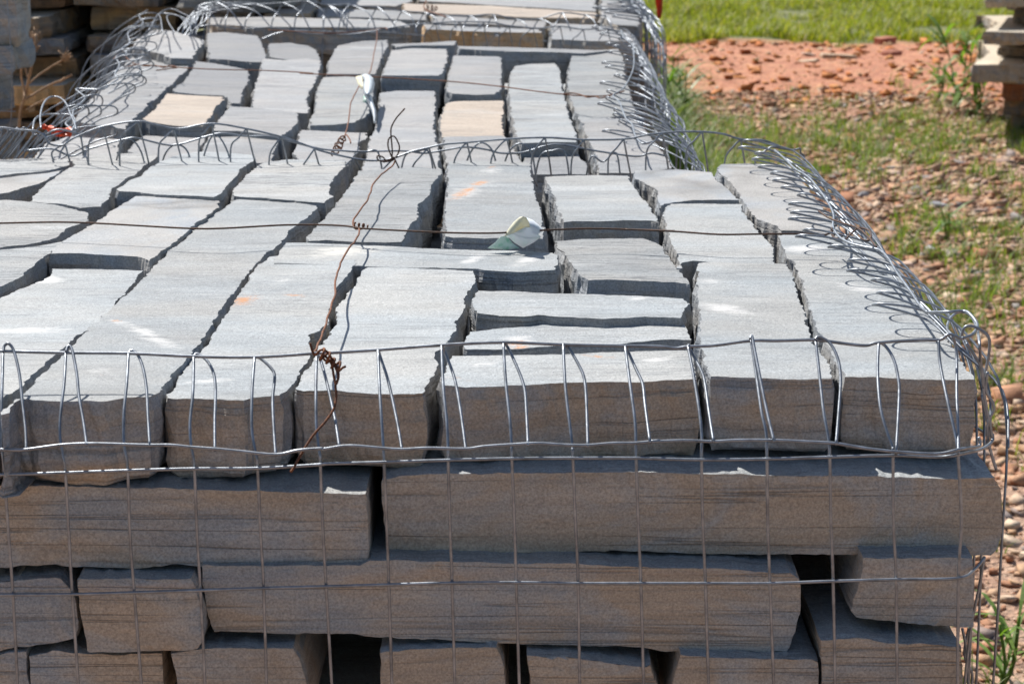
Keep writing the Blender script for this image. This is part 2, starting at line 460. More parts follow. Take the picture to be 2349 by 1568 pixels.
top_stone('5', [(1008, 1012), (1040, 967), (1300, 974), (1600, 987), (1900, 1000), (2150, 1015), (2260, 1022), (2288, 1050), (2250, 1090), (2245, 1133), (2000, 1125), (1780, 1137), (1650, 1132), (1500, 1126), (1400, 1118), (1320, 1126), (1150, 1118), (1020, 1108)],
          'broad grey block lying crosswise behind a narrower crosswise block, pale hooked streak at its right', 0.004, 0.066, mats=[M_s5, M_side], group=G1, tilt=(0, 0.0))
top_stone('5', [(985, 1207), (1200, 1186), (1500, 1163), (1780, 1149), (2000, 1142), (2243, 1148), (2275, 1192), (2298, 1240), (2300, 1262), (2150, 1262), (2000, 1277), (1800, 1295), (1600, 1300), (1400, 1308), (1250, 1322), (1100, 1322), (970, 1322), (952, 1315), (960, 1245)],
          'crosswise grey block with a white and orange rust patch, just behind the front crosswise block', -0.004, 0.058, mats=[M_s6, M_side], group=G1, tilt=(0.0, 0.0))
top_stone('8', [(762, 232), (785, 200), (1100, 190), (1500, 178), (1800, 168), (2100, 160), (2285, 163), (2325, 200), (2335, 270), (2335, 338), (2200, 345), (1900, 360), (1700, 355), (1500, 360), (1300, 370), (1150, 376), (1000, 385), (880, 390), (725, 380), (715, 345), (747, 290)],
          'wide grey block lying crosswise along the front edge, thin orange streak on top', 0.0, 0.064, mats=[M_s7, M_side], front=True, group=G1)
top_stone('9', [(1158, 493), (1000, 500), (850, 500), (700, 495), (600, 492), (450, 490), (375, 488), (352, 468), (332, 400), (312, 300), (302, 200), (292, 100), (292, 0), (290, -150), (290, -230), (320, -240), (600, -248), (875, -230), (890, -195), (912, -135), (940, -50), (960, 20), (980, 100), (1000, 170), (1028, 250), (1078, 322), (1128, 402), (1156, 470)],
          'long grey block at the front edge with two white streaks, second from the right corner', 0.002, 0.062, mats=[M_s8, M_side], chip=1.8, front=True, group=G1)
top_stone('9', [(1212, 486), (1400, 490), (1600, 503), (1800, 508), (1950, 508), (2045, 508), (2052, 490), (1990, 425), (1940, 330), (1880, 250), (1800, 140), (1720, 35), (1640, -75), (1560, -190), (1490, -290), (1400, -370), (1290, -405), (1100, -422), (860, -420), (808, -405), (806, -378), (832, -300), (850, -262), (886, -240), (920, -178), (950, -90), (985, 10), (1015, 105), (1040, 175), (1070, 235), (1120, 310), (1168, 400), (1200, 470)],
          'long grey block at the right front corner of the near stack, under the wire loops', 0.0, 0.061, mats=[M_s9, M_side], chip=1.5, front=True, group=G1, tilt=(0, 0))
top_stone('6', [(530, 128), (560, 97), (700, 92), (920, 98), (975, 112), (1080, 220), (1180, 350), (1260, 440), (1310, 487), (1100, 468), (1000, 462), (915, 462), (885, 440), (830, 418), (770, 398), (735, 350), (690, 298), (650, 240), (610, 190), (560, 152)],
          'grey block at the far right corner of the near stack, speckled by loop shadows', 0.002, 0.064, group=G1)
top_stone('6', [(240, 345), (262, 327), (450, 325), (690, 332), (700, 370), (735, 410), (760, 450), (815, 500), (870, 555), (890, 600), (880, 650), (895, 688), (800, 688), (600, 684), (550, 657), (400, 647), (345, 655), (318, 688), (300, 610), (264, 540), (238, 470), (217, 400)],
          'grey block second from the right, the rusty cross wire passing over its middle', 0.003, 0.063, group=G1)
top_stone('6', [(50, 118), (300, 115), (515, 130), (530, 160), (590, 210), (640, 262), (680, 297), (550, 295), (400, 295), (235, 318), (207, 345), (185, 290), (190, 240), (130, 200), (50, 160)],
          'small grey block at the back edge with a purple brown chipped corner', 0.001, 0.06, mats=[M_s12, M_side], group=G1)
top_stone('5', [(1425, 290), (1500, 286), (1700, 282), (1925, 287), (1955, 330), (1995, 400), (2050, 480), (2100, 540), (2112, 588), (2050, 577), (1900, 570), (1750, 577), (1600, 572), (1548, 580), (1535, 560), (1505, 480), (1480, 400), (1435, 320)],
          'smooth grey block behind and right of the curled label with thick shaded front side', 0.006, 0.064, group=G1)
top_stone('5', [(1492, 682), (1650, 667), (1900, 667), (2020, 667), (2095, 690), (2140, 712), (2150, 750), (2190, 800), (2240, 860), (2285, 912), (2295, 935), (2200, 922), (2000, 917), (1800, 917), (1682, 925), (1645, 900), (1605, 850), (1562, 790), (1542, 745), (1502, 720)],
          'flaky grey block right of the label, dark purple stain on its shaded side', 0.0, 0.062, mats=[M_rough, M_side], group=G1)
top_stone('5', [(862, 226), (1000, 221), (1200, 221), (1355, 228), (1362, 290), (1380, 350), (1392, 430), (1420, 490), (1430, 560), (1440, 610), (1432, 658), (1300, 652), (1100, 660), (900, 655), (845, 650), (845, 560), (852, 450), (862, 350)],
          'grey block with a long orange rust streak at the back edge, under the curled label', 0.001, 0.063, mats=[M_s15, M_side], group=G1)
top_stone('5', [(335, 276), (500, 262), (700, 252), (845, 267), (838, 290), (778, 350), (766, 410), (708, 470), (696, 540), (676, 560), (640, 630), (602, 680), (500, 686), (300, 681), (150, 671), (42, 676), (28, 652), (85, 600), (165, 510), (225, 430), (305, 340)],
          'rippled grey block at the back edge under the rusty tie wire', 0.004, 0.066, mats=[M_rough, M_side], group=G1)
top_stone('5', [(-163, 812), (-130, 740), (-95, 694), (0, 694), (200, 699), (400, 707), (700, 722), (1000, 732), (1300, 737), (1480, 752), (1520, 768), (1516, 810), (1500, 850), (1300, 862), (1120, 856), (1040, 846), (800, 838), (380, 830), (200, 822), (0, 815)],
          'long crosswise grey block with cream streaks in mid stack, touched by the label', 0.003, 0.066, mats=[M_s17, M_side], group=G1, tilt=(0, 0))
top_stone('4', [(1640, 226), (1800, 202), (2000, 206), (2168, 217), (2172, 260), (2130, 300), (2072, 370), (2068, 440), (2092, 455), (2052, 480), (2045, 500), (1950, 490), (1850, 485), (1650, 468), (1475, 455), (1455, 440), (1450, 410), (1510, 340), (1575, 280)],
          'grey block at the back edge with thin cleavage lines, left of the rusty tail', 0.002, 0.062, mats=[M_rough, M_side], group=G1)
top_stone('4', [(1045, 207), (1100, 182), (1230, 162), (1400, 166), (1600, 182), (1607, 200), (1570, 240), (1510, 290), (1480, 330), (1440, 370), (1420, 410), (1375, 450), (1340, 462), (1100, 447), (900, 434), (850, 427), (740, 420), (722, 402), (800, 352), (875, 322), (945, 252), (1005, 217)],
          'smooth pale grey block at the back edge, third from the left', 0.006, 0.066, group=G1)
top_stone('4', [(455, 232), (600, 182), (900, 167), (995, 177), (975, 205), (925, 240), (890, 270), (860, 300), (790, 340), (750, 380), (712, 400), (700, 430), (680, 465), (635, 510), (500, 520), (350, 495), (185, 482), (205, 450), (265, 390), (345, 320), (405, 282), (458, 257)],
          'wide flaky grey block at the back edge, second from the left', 0.0, 0.062, mats=[M_rough, M_side], group=G1)
top_stone('4', [(-200, 240), (0, 217), (200, 207), (435, 217), (445, 250), (300, 290), (100, 306), (0, 320), (-250, 337)],
          'thin split grey piece at the back left corner of the near stack', -0.002, 0.05, mats=[M_rough, M_side], group=G1)
top_stone('4', [(-250, 345), (0, 330), (100, 316), (300, 299), (400, 282), (350, 318), (250, 368), (150, 398), (60, 430), (0, 440), (-250, 460)],
          'wedge shaped grey piece at the left edge, just in front of the thin split piece', 0.001, 0.06, mats=[M_rough, M_side], group=G1)
top_stone('4', [(-250, 490), (50, 477), (180, 486), (350, 500), (555, 548), (568, 600), (500, 622), (440, 640), (370, 690), (320, 710), (200, 730), (0, 755), (-250, 770)],
          'rippled grey block at the left edge with the rusty cross wire lying along it', 0.001, 0.062, mats=[M_rough, M_side], group=G1)
top_stone('4', [(795, 472), (842, 439), (1000, 447), (1200, 460), (1380, 472), (1378, 510), (1290, 590), (1208, 640), (1158, 690), (1080, 750), (1010, 790), (985, 830), (935, 858), (850, 830), (700, 820), (500, 808), (312, 805), (335, 770), (445, 690), (570, 612), (660, 560)],
          'grey block with chipped right edge and shaded front, left of the longest block', 0.004, 0.066, group=G1)
top_stone('4', [(-250, 787), (0, 772), (200, 748), (400, 714), (425, 722), (325, 792), (285, 815), (235, 860), (195, 900), (125, 960), (55, 1000), (0, 1022), (-250, 1150)],
          'wedge shaped grey block at the left edge below the rusty cross wire', 0.003, 0.062, mats=[M_rough, M_side], group=G1)

# ------------------------------------------------------------------ near stack, front faces of the lower courses
G2 = 'stones in the front face of the near stack'
face_stone([('A', [(-500, 50), (0, 60), (250, 65), (600, 70), (860, 75), (1000, 75), (1200, 80), (1400, 90), (1620, 90), (1900, 98), (2050, 105), (2200, 110), (2290, 115), (2302, 150), (2310, 300), (2315, 450), (2305, 560), (2290, 590), (2200, 600), (2000, 595), (1800, 585), (1600, 590), (1400, 585), (1250, 580), (1200, 572), (1150, 560), (1000, 575), (900, 592), (700, 588), (600, 580), (480, 578), (350, 566), (200, 572), (0, 578), (-500, 580)])],
           'long brown grey beam stone with a dark iron seam, left half of the second course', 1.768, 0.36, G2)
face_stone([('D', [(876, 1096), (930, 1085), (1100, 1082), (1500, 1080), (1660, 1086), (1900, 1090), (2050, 1093), (2200, 1098), (2282, 1096), (2298, 1120), (2303, 1180), (2300, 1230), (2290, 1262), (2275, 1277), (2150, 1278), (1900, 1275), (1700, 1272), (1600, 1270), (1550, 1268), (1500, 1264), (1400, 1264), (1280, 1267), (1200, 1270), (1150, 1275), (1100, 1272), (1000, 1270), (920, 1266), (893, 1260), (885, 1240), (882, 1200), (877, 1150), (873, 1110)])],
           'longest beam stone in the front face, second course, overhanging at the right', 1.792, 0.34, G2, rot=0.012)
face_stone([('A', [(-400, 680), (0, 660), (150, 650), (340, 632), (380, 640), (440, 700), (470, 760), (490, 880), (494, 960), (475, 1020), (350, 1050), (150, 1080), (0, 1103), (-400, 1110)])],
           'brown grey stone at the left edge of the third course', 1.759, 0.30, G2)
face_stone([('A', [(482, 655), (500, 643), (700, 640), (900, 645), (1195, 645), (1228, 680), (1243, 740), (1275, 850), (1285, 950), (1268, 1040), (1238, 1085), (1150, 1100), (900, 1105), (560, 1115), (542, 1100), (527, 1000), (502, 880), (492, 820), (484, 720)])],
           'squarish brown stone with a blue grey upper corner in the third course', 1.748, 0.30, G2)
face_stone([('A', [(1262, 560), (1700, 560), (2250, 560)]), ('B', [(280, 527), (400, 530), (800, 535), (1200, 545), (1500, 548), (1800, 560), (2000, 570), (2349, 580)]),
            ('C', [(400, 580), (700, 600), (880, 605), (935, 640), (955, 700), (950, 860), (920, 980), (880, 1090), (860, 1110), (780, 1110), (500, 1110), (370, 1100)]),
            ('B', [(2250, 1112), (2100, 1105), (1980, 1085), (1850, 1075), (1500, 1070), (1200, 1060), (1000, 1050), (800, 1040), (500, 1030), (200, 1010)]),
            ('A', [(2280, 1012), (2200, 1000), (1950, 995), (1700, 990), (1500, 985), (1345, 978), (1318, 940), (1298, 880), (1283, 780), (1268, 680)])],
           'long brown grey beam stone with dark cleavage lines filling the middle of the third course', 1.7615, 0.34, G2, rot=0.0)
face_stone([('C', [(1335, 512), (1700, 512), (2030, 514), (2038, 600), (2035, 955), (1940, 955), (1700, 940), (1500, 915), (1350, 908), (1290, 890), (1262, 850), (1280, 780), (1310, 680), (1332, 560)])],
           'brown grey stone at the right end of the third course beyond the black gap', 1.765, 0.30, G2)
face_stone([('A', [(-400, 1125), (0, 1112), (165, 1095), (172, 1200), (188, 1308), (200, 1480), (-400, 1480)])],
           'stone at the lower left corner of the picture, left edge of the fourth course', 1.758, 0.30, G2)
face_stone([('A', [(180, 1130), (250, 1120), (330, 1090), (500, 1112), (700, 1120), (1018, 1112), (1030, 1308), (1030, 1480), (215, 1480), (190, 1308)])],
           'dark rippled stone in the fourth course under the squarish stone', 1.758, 0.30, G2)
face_stone([('A', [(1065, 1112), (1280, 1078), (1835, 1078), (1878, 1150), (1925, 1308), (1960, 1480), (1130, 1480), (1110, 1308)])],
           'fourth course stone with a flat shaded ledge on top, left of the large black gap', 1.749, 0.30, G2)
face_stone([('B', [(347, 1112), (380, 1100), (700, 1075), (1078, 1068), (1108, 1130), (1138, 1308), (1150, 1480), (345, 1480), (345, 1308)])],
           'blue grey stone in the fourth course right of the large black gap', 1.752, 0.30, G2)
face_stone([('B', [(1260, 1122), (1500, 1128), (1800, 1172), (2000, 1197), (2038, 1185), (2050, 1230), (2088, 1308), (2100, 1480), (1290, 1480), (1285, 1308)])],
           'fourth course stone whose top slopes down to the right, between two black gaps', 1.746, 0.30, G2)
face_stone([('C', [(190, 1122), (400, 1137), (800, 1150), (1020, 1150), (1058, 1165), (1062, 1308), (1062, 1480), (100, 1480), (130, 1308)])],
           'fourth course stone under the right end of the long middle beam', 1.746, 0.30, G2)
face_stone([('C', [(1070, 1033), (1300, 1013), (1500, 1047), (1700, 1052), (1960, 1072), (1970, 1308), (1970, 1480), (1080, 1480), (1075, 1308)])],
           'blue and brown stone at the right end of the fourth course', 1.742, 0.30, G2)

# ------------------------------------------------------------------ inner and lower courses, shared block meshes
def proto_block(w, d, h, seed, mats=None, jag=0.004):
    rnd = random.Random(seed)
    j = lambda: rnd.uniform(-0.012, 0.012)
    poly = [Vector((-w / 2 + j(), -d / 2 + j())), Vector((j(), -d / 2 + j())), Vector((w / 2 + j(), -d / 2 + j())), Vector((w / 2 + j(), j())), Vector((w / 2 + j(), d / 2 + j())),
            Vector((j(), d / 2 + j())), Vector((-w / 2 + j(), d / 2 + j())), Vector((-w / 2 + j(), j()))]
    return stone('stone_block', poly, h, 'z', 0, step=0.02, jag=jag, seed=seed, mats=mats, rings=[0, 0.004, 0.02, 0.045], link=False)

def courses(x0, x1, y0, y1, ztop, zbot, nx, ny, h, label, group, seed=1, mats=None):
    rnd = random.Random(seed)
    w = (x1 - x0) / nx; d = (y1 - y0) / ny
    protos = [proto_block(w - 0.012, d - 0.012, h - 0.001, seed * 10 + i, mats) for i in range(3)]
    z = ztop
    while z > zbot + 0.02:
        for i in range(nx):
            for j in range(ny):
                o = protos[rnd.randrange(3)].copy()
                COL.objects.link(o)
                o.location = (x0 + w * (i + 0.5) + rnd.uniform(-.006, .006), y0 + d * (j + 0.5) + rnd.uniform(-.008, .008), z)
                o.rotation_euler = (0, 0, rnd.choice((0, math.pi)) + rnd.uniform(-.015, .015))
                tag(o, label, 'stone', group)
        z -= h

courses(-0.49, 0.375, 2.14, 2.98, T - 0.068, T - 0.262, 3, 3, 0.0655, 'grey stone block packed out of sight under the top course of the near stack', 'packed blocks inside the near stack', 3)
courses(-0.49, 0.36, 1.775, 2.98, T - 0.266, 0.0, 2, 2, 0.139, 'grey stone block in the bottom courses of the near stack', 'bottom blocks of the near stack', 4)

# ------------------------------------------------------------------ second stack
G3 = 'stones on top of the middle stack'
def t2(crop, pts, label, zo=0.0, mats=None, th=0.062, base=T2, **kw):
    return top_stone(crop, pts, label, zo, th, base=base, mats=mats or [M_top2, M_break], group=G3, step=0.006, jag=0.0025, **kw)
M_top2 = stone_top('bluestone_top_middle', (0.228, 0.233, 0.238), (0.265, 0.255, 0.245), flake=0.6, white=0.6)
M_sp = [M_dark, M_break]
t2('1', [(970, 237), (1040, 202), (1180, 217), (1280, 247), (1375, 272), (1365, 300), (1325, 340), (1298, 388), (1140, 386), (1050, 350), (900, 328), (892, 290), (922, 262)], 'flaky grey stone at the far left corner of the middle stack', 0.012, th=0.04)
t2('1', [(845, 402), (900, 345), (1040, 365), (1140, 395), (1280, 402), (1258, 460), (1225, 490), (1165, 560), (1095, 620), (1070, 660), (1000, 710), (970, 760), (922, 800), (872, 860), (845, 903), (700, 880), (485, 850), (525, 760), (605, 680), (705, 570), (795, 460)], 'long pale grey stone along the left side of the middle stack')
t2('1', [(300, 962), (470, 915), (640, 925), (815, 935), (795, 980), (810, 1000), (760, 1080), (400, 1080), (200, 1080)], 'grey stone at the near left corner of the middle stack behind the orange tape', -0.004)
t2('1', [(1385, 212), (1500, 207), (1640, 222), (1730, 232), (1758, 280), (1790, 370), (1790, 415), (1750, 432), (1600, 422), (1405, 408), (1388, 330)], 'dark slate stone with a rounded right side at the far edge of the middle stack', 0.006, M_sp)
t2('1', [(1805, 302), (1950, 297), (2080, 317), (2132, 342), (2150, 370), (2150, 405), (2080, 395), (1960, 400), (1850, 390), (1808, 380), (1797, 340)], 'small low slate stone right of the rounded dark one', -0.002, M_sp)
t2('1', [(1315, 417), (1450, 432), (1675, 472), (1675, 540), (1640, 600), (1610, 688), (1550, 688), (1500, 637), (1350, 632), (1185, 618), (1155, 600), (1215, 560), (1255, 520), (1278, 480)], 'dark slate stone directly behind the left tan stone', 0.002, M_sp)
t2('1', [(1115, 628), (1300, 638), (1495, 648), (1502, 670), (1452, 720), (1422, 788), (1365, 848), (1200, 848), (1000, 823), (955, 803), (1025, 740), (1085, 670)], 'tan stone in the left half of the middle stack', 0.006, [M_tan, M_break])
t2('1', [(1755, 414), (1900, 423), (2070, 408), (2155, 422), (2150, 480), (2110, 570), (2060, 650), (2080, 700), (2062, 732), (1900, 732), (1755, 722), (1697, 708), (1687, 650), (1717, 560), (1747, 480)], 'pale flaky stone in the middle of the middle stack, left of the hanging label', 0.004)
t2('1', [(1535, 713), (1700, 722), (1900, 747), (2012, 762), (2000, 820), (1960, 870), (1890, 908), (1800, 903), (1600, 878), (1408, 878), (1458, 820), (1498, 760)], 'grey stone in front of the pale flaky one, its right side in shade', 0.004)
t2('1', [(1410, 897), (1600, 892), (1870, 918), (1868, 960), (1845, 1010), (1825, 1100), (1600, 1100), (1340, 1100), (1370, 960)], 'grey stone at the near edge of the middle stack behind the wavy wire', -0.004)
t2('1', [(965, 907), (1385, 925), (1350, 980), (1310, 1090), (1000, 1090), (845, 1015), (905, 950)], 'grey stone in front of the left tan stone', -0.006)
t2('2', [(235, 292), (400, 267), (555, 260), (552, 300), (522, 350), (502, 400), (482, 450), (466, 458), (300, 456), (165, 453), (175, 380), (205, 330)], 'pale grey stone at the far edge behind the hanging label', 0.004)
t2('2', [(568, 302), (700, 288), (925, 293), (930, 330), (920, 400), (900, 470), (875, 492), (700, 492), (518, 483), (528, 420), (556, 350)], 'grey stone right of the hanging label with a thick shaded front side', 0.012)
t2('2', [(565, 278), (750, 268), (985, 255), (970, 285), (925, 284), (760, 284), (600, 296)], 'narrow stone strip along the far edge of the middle stack', 0.006)
t2('2', [(985, 291), (1200, 295), (1500, 300), (1800, 308), (1960, 312), (1780, 333), (1500, 325), (1200, 320), (988, 308)], 'long crosswise stone at the far right edge of the middle stack with a shaded front', 0.014)
t2('2', [(955, 352), (1100, 352), (1262, 357), (1270, 420), (1265, 500), (1262, 560), (1225, 588), (1100, 593), (942, 588), (912, 570), (922, 480), (942, 420)], 'grey stone directly behind the right tan stone', 0.006)
t2('2', [(912, 652), (962, 642), (1280, 637), (1280, 700), (1275, 780), (1282, 848), (1100, 858), (885, 853), (868, 800), (878, 720)], 'tan stone in the right half of the middle stack', 0.0, [M_tan, M_break])
t2('2', [(888, 864), (1285, 858), (1315, 900), (1350, 950), (1390, 1010), (1390, 1070), (1200, 1080), (915, 1080), (905, 950)], 'grey stone at the near edge in front of the right tan stone', 0.0)
t2('2', [(1345, 388), (1450, 373), (1595, 368), (1632, 410), (1640, 450), (1640, 520), (1668, 620), (1678, 700), (1708, 790), (1738, 880), (1732, 926), (1550, 928), (1388, 936), (1348, 880), (1328, 780), (1308, 680), (1303, 560), (1308, 450)], 'long rough grey stone right of the tan stones', 0.004, [M_rough, M_break])
t2('2', [(1698, 362), (1820, 333), (1995, 323), (2030, 380), (2040, 480), (2070, 560), (2090, 640), (2110, 700), (1980, 713), (1870, 736), (1750, 732), (1712, 680), (1692, 600), (1672, 520), (1682, 430)], 'long rough grey stone at the far right side of the middle stack', 0.004, [M_rough, M_break])
t2('2', [(1755, 752), (1900, 742), (2100, 747), (2140, 790), (2200, 850), (2280, 950), (2340, 1060), (2100, 1090), (1870, 1090), (1840, 950), (1800, 880), (1770, 800)], 'stone at the near right corner of the middle stack under the tangled wire', 0.0)
t2('2', [(145, 482), (300, 477), (462, 492), (462, 600), (442, 700), (412, 738), (345, 776), (200, 790), (66, 790), (56, 760), (86, 700), (96, 620), (106, 540)], 'wavy topped grey stone under the hanging label', 0.0, [M_rough, M_break])
t2('2', [(498, 562), (600, 552), (850, 557), (853, 620), (848, 700), (838, 800), (858, 870), (873, 950), (878, 1090), (600, 1100), (375, 1100), (405, 980), (437, 860), (468, 820), (488, 700)], 'long grey stone in the centre of the middle stack behind the rusty tail', 0.002)
t2('2', [(0, 803), (200, 812), (422, 822), (420, 860), (380, 890), (370, 940), (340, 1010), (290, 1060), (60, 1060), (-50, 960), (-30, 900)], 'grey stone at the near edge beside the rusty coil', -0.002)
t2('2', [(1395, 960), (1740, 950), (1790, 1010), (1820, 1100), (1400, 1100), (1400, 1010)], 'low stone at the near edge between the rough long stone and the corner', -0.006)
courses(-0.64, 0.245, 3.20, 4.85, T2 - 0.068, 0.0, 2, 3, 0.17, 'grey stone block in the lower courses of the middle stack', 'lower blocks of the middle stack', 5)

# ------------------------------------------------------------------ third stack
G4 = 'stones on top of the third stack'
def t3(crop, pts, label, zo=0.0, mats=None, th=0.06, **kw):
    return top_stone(crop, pts, label, zo, th, base=T2, mats=mats or [M_top2, M_side], group=G4, step=0.01, jag=0.004, **kw)
t3('1', [(1385, 112), (1760, 113), (2349, 128), (2700, 150), (2760, 190), (2349, 192), (1700, 180), (1400, 158)], 'long grey stone along the near left edge of the third stack', 0.004)
t3('2', [(770, 150), (900, 158), (1500, 182), (1520, 208), (1300, 204), (1000, 198), (780, 188)], 'long stone with a cream orange front face at the near edge of the third stack', 0.004, [M_top2, M_cream])
t3('2', [(1565, 142), (1800, 152), (1900, 160), (2060, 200), (2110, 262), (1900, 262), (1570, 250)], 'grey stone at the near right corner of the third stack')
t3('2', [(112, 48), (600, 62), (800, 82), (800, 128), (600, 125), (400, 112), (112, 108)], 'grey stone in the second row of the third stack at left', 0.002)
t3('2', [(825, 106), (1500, 112), (1550, 142), (1530, 172), (1200, 152), (835, 145)], 'grey stone in the second row of the third stack right of the rusty wire', 0.0)
t3('2', [(640, 22), (1200, 42), (1850, 82), (1862, 118), (1400, 108), (900, 84), (645, 64)], 'long stone with a warm tan front strip, third row of the third stack', 0.008, [M_tan, M_cream])
t3('2', [(742, -60), (1850, -60), (1856, 66), (1200, 33), (742, 12)], 'wide stone crossing the top border of the picture in the third stack', 0.004)
t3('1', [(1425, 22), (1600, -60), (1825, -60), (1772, 40), (1712, 98), (1400, 100)], 'grey stone at the left side of the third stack under tangled loops')
t3('1', [(1845, -30), (2140, -15), (2122, 50), (2082, 103), (1765, 98)], 'tan stone in the left part of the third stack', 0.004, [M_tan, M_cream])
t3('2', [(125, -60), (705, -60), (705, 10), (600, 45), (125, 35)], 'grey stone at the top border right of the tan stone of the third stack')
t3('2', [(1885, -60), (2110, -60), (2130, 60), (2130, 180), (1980, 170), (1880, 118)], 'grey stone at the right side of the third stack under tangled loops')
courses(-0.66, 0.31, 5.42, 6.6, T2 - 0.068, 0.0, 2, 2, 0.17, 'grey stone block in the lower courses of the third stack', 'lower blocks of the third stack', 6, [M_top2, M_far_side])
for i, y0 in enumerate((6.95, 8.5, 10.05, 11.6)):  # unseen stacks, added for the shadow they cast on the ground at right
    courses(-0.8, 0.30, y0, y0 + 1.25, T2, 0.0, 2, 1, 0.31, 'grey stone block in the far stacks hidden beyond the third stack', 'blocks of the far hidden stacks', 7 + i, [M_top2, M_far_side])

# ------------------------------------------------------------------ wire helpers
def spline(pts, sub=5):
    P = [Vector(p) for p in pts]
    if len(P) < 3: return P
    out = []
    for i in range(len(P) - 1):
        p0 = P[max(i - 1, 0)]; p1 = P[i]; p2 = P[i + 1]; p3 = P[min(i + 2, len(P) - 1)]
        for j in range(sub):
            t = j / sub
            out.append(0.5 * ((2 * p1) + (p2 - p0) * t + (2 * p0 - 5 * p1 + 4 * p2 - p3) * t * t + (3 * p1 - p0 - 3 * p2 + p3) * t ** 3))
    out.append(P[-1])
    return out

class Wire:
    def __init__(s): s.v = []; s.f = []
    def tube(s, pts, r, sides=7, sub=5, wob=0.0):
        P = spline(pts, sub)
        if wob:
            P = [p + Vector((noise.noise(p * 30), noise.noise(p * 30 + Vector((9, 0, 0))), noise.noise(p * 30 + Vector((0, 9, 0))))) * wob for p in P]
        n = len(P)
        up = None
        base = len(s.v)
        for i in range(n):
            d = P[min(i + 1, n - 1)] - P[max(i - 1, 0)]
            if d.length < 1e-9: d = Vector((0, 0, 1))
            d.normalize()
            if up is None:
                up = d.orthogonal().normalized()
            up = (up - d * up.dot(d))
            up = up.normalized() if up.length > 1e-6 else d.orthogonal().normalized()
            b = d.cross(up)
            for k in range(sides):
                a = 2 * math.pi * k / sides
                s.v.append(P[i] + (up * math.cos(a) + b * math.sin(a)) * r)
        for i in range(n - 1):
            for k in range(sides):
                a = base + i * sides + k; c = base + i * sides + (k + 1) % sides
                s.f.append((a, c, c + sides, a + sides))
        s.f.append(tuple(base + k for k in range(sides))[::-1])
        s.f.append(tuple(base + (n - 1) * sides + k for k in range(sides)))
    def loops(s, items, r, parent, mat=None):
        for P in items:
            w2 = Wire(); w2.tube(P, r); w2.build('corner_loop', mat or M_wire, parent)
    def build(s, name, mat, parent=None):
        if not s.v: return None
        return link_mesh(name, s.v, s.f, [mat], parent, smooth=True)

def empty(name, loc=(0, 0, 0)):
    o = bpy.data.objects.new(name, None)
    o.empty_display_size = 0.1
    o.location = loc
    COL.objects.link(o)
    return o

# ------------------------------------------------------------------ near stack: wire basket
WR = 0.00125
YM = 1.732
LEAN = 0.075
def yf(y, out=0.0):
    t = max(0.0, min(1.0, (1063 - y) / 263.0))
    return YM + LEAN * t ** 1.6 - out
basket = empty('wire_basket')
tag(basket, 'galvanised welded wire basket around the near stack, its top row folded over in arches', 'wire mesh')
bottoms = [[(8, 1063), (18, 1200), (30, 1363), (42, 1600)], [(150, 1084), (158, 1220), (166, 1362), (182, 1600)], [(293, 1078), (298, 1220), (308, 1358), (327, 1600)],
           [(446, 1075), (452, 1220), (460, 1354), (472, 1600)], [(591, 1073), (597, 1210), (605, 1349), (612, 1600)], [(735, 1065), (740, 1200), (748, 1344), (763, 1600)],
           [(881, 1059), (887, 1200), (892, 1341), (900, 1600)], [(1028, 1055), (1032, 1200), (1037, 1337), (1044, 1600)], [(1174, 1051), (1180, 1200), (1184, 1335), (1192, 1600)],
           [(1314, 1050), (1320, 1200), (1326, 1336), (1330, 1600)], [(1459, 1050), (1464, 1200), (1470, 1337), (1477, 1600)], [(1609, 1050), (1612, 1200), (1618, 1337), (1626, 1600)],
           [(1759, 1050), (1761, 1200), (1766, 1337), (1776, 1600)], [(1903, 1046), (1906, 1200), (1911, 1332), (1916, 1600)], [(2048, 1045), (2049, 1200), (2055, 1328), (2058, 1600)],
           [(2197, 1043), (2205, 1190), (2198, 1326), (2196, 1600)]]
tops = [('7', [(20, 180), (15, 400), (8, 600), (8, 800)]), ('7', [(442, 185), (430, 400), (405, 600), (402, 740), (422, 880)]), ('7', [(862, 195), (850, 400), (830, 600), (832, 800)]),
        ('7', [(1300, 218), (1295, 450), (1275, 650), (1282, 800)]), ('7', [(1708, 220), (1692, 450), (1690, 700), (1718, 870)]), ('7', [(2125, 205), (2120, 500), (2125, 700), (2143, 850)]),
        ('8', [(332, 158), (345, 450), (358, 650)]), ('8', [(730, 125), (742, 400), (762, 600), (770, 740)]), ('8', [(1117, 110), (1132, 350), (1158, 600), (1168, 740)]),
        ('8', [(1492, 120), (1507, 400), (1535, 640), (1549, 760)]), ('8', [(1880, 130), (1915, 400), (1943, 620)]), ('9', [(238, 290), (270, 450), (310, 700), (325, 850)]),
        ('9', [(635, 250), (665, 450), (700, 700), (728, 830)]), ('9', [(1040, 250), (1068, 500), (1090, 700), (1118, 860)]), ('9', [(1437, 268), (1430, 450), (1445, 660), (1485, 820), (1522, 920)]),
        ('9', [(1812, 250), (1822, 400), (1872, 650), (1918, 850)])]
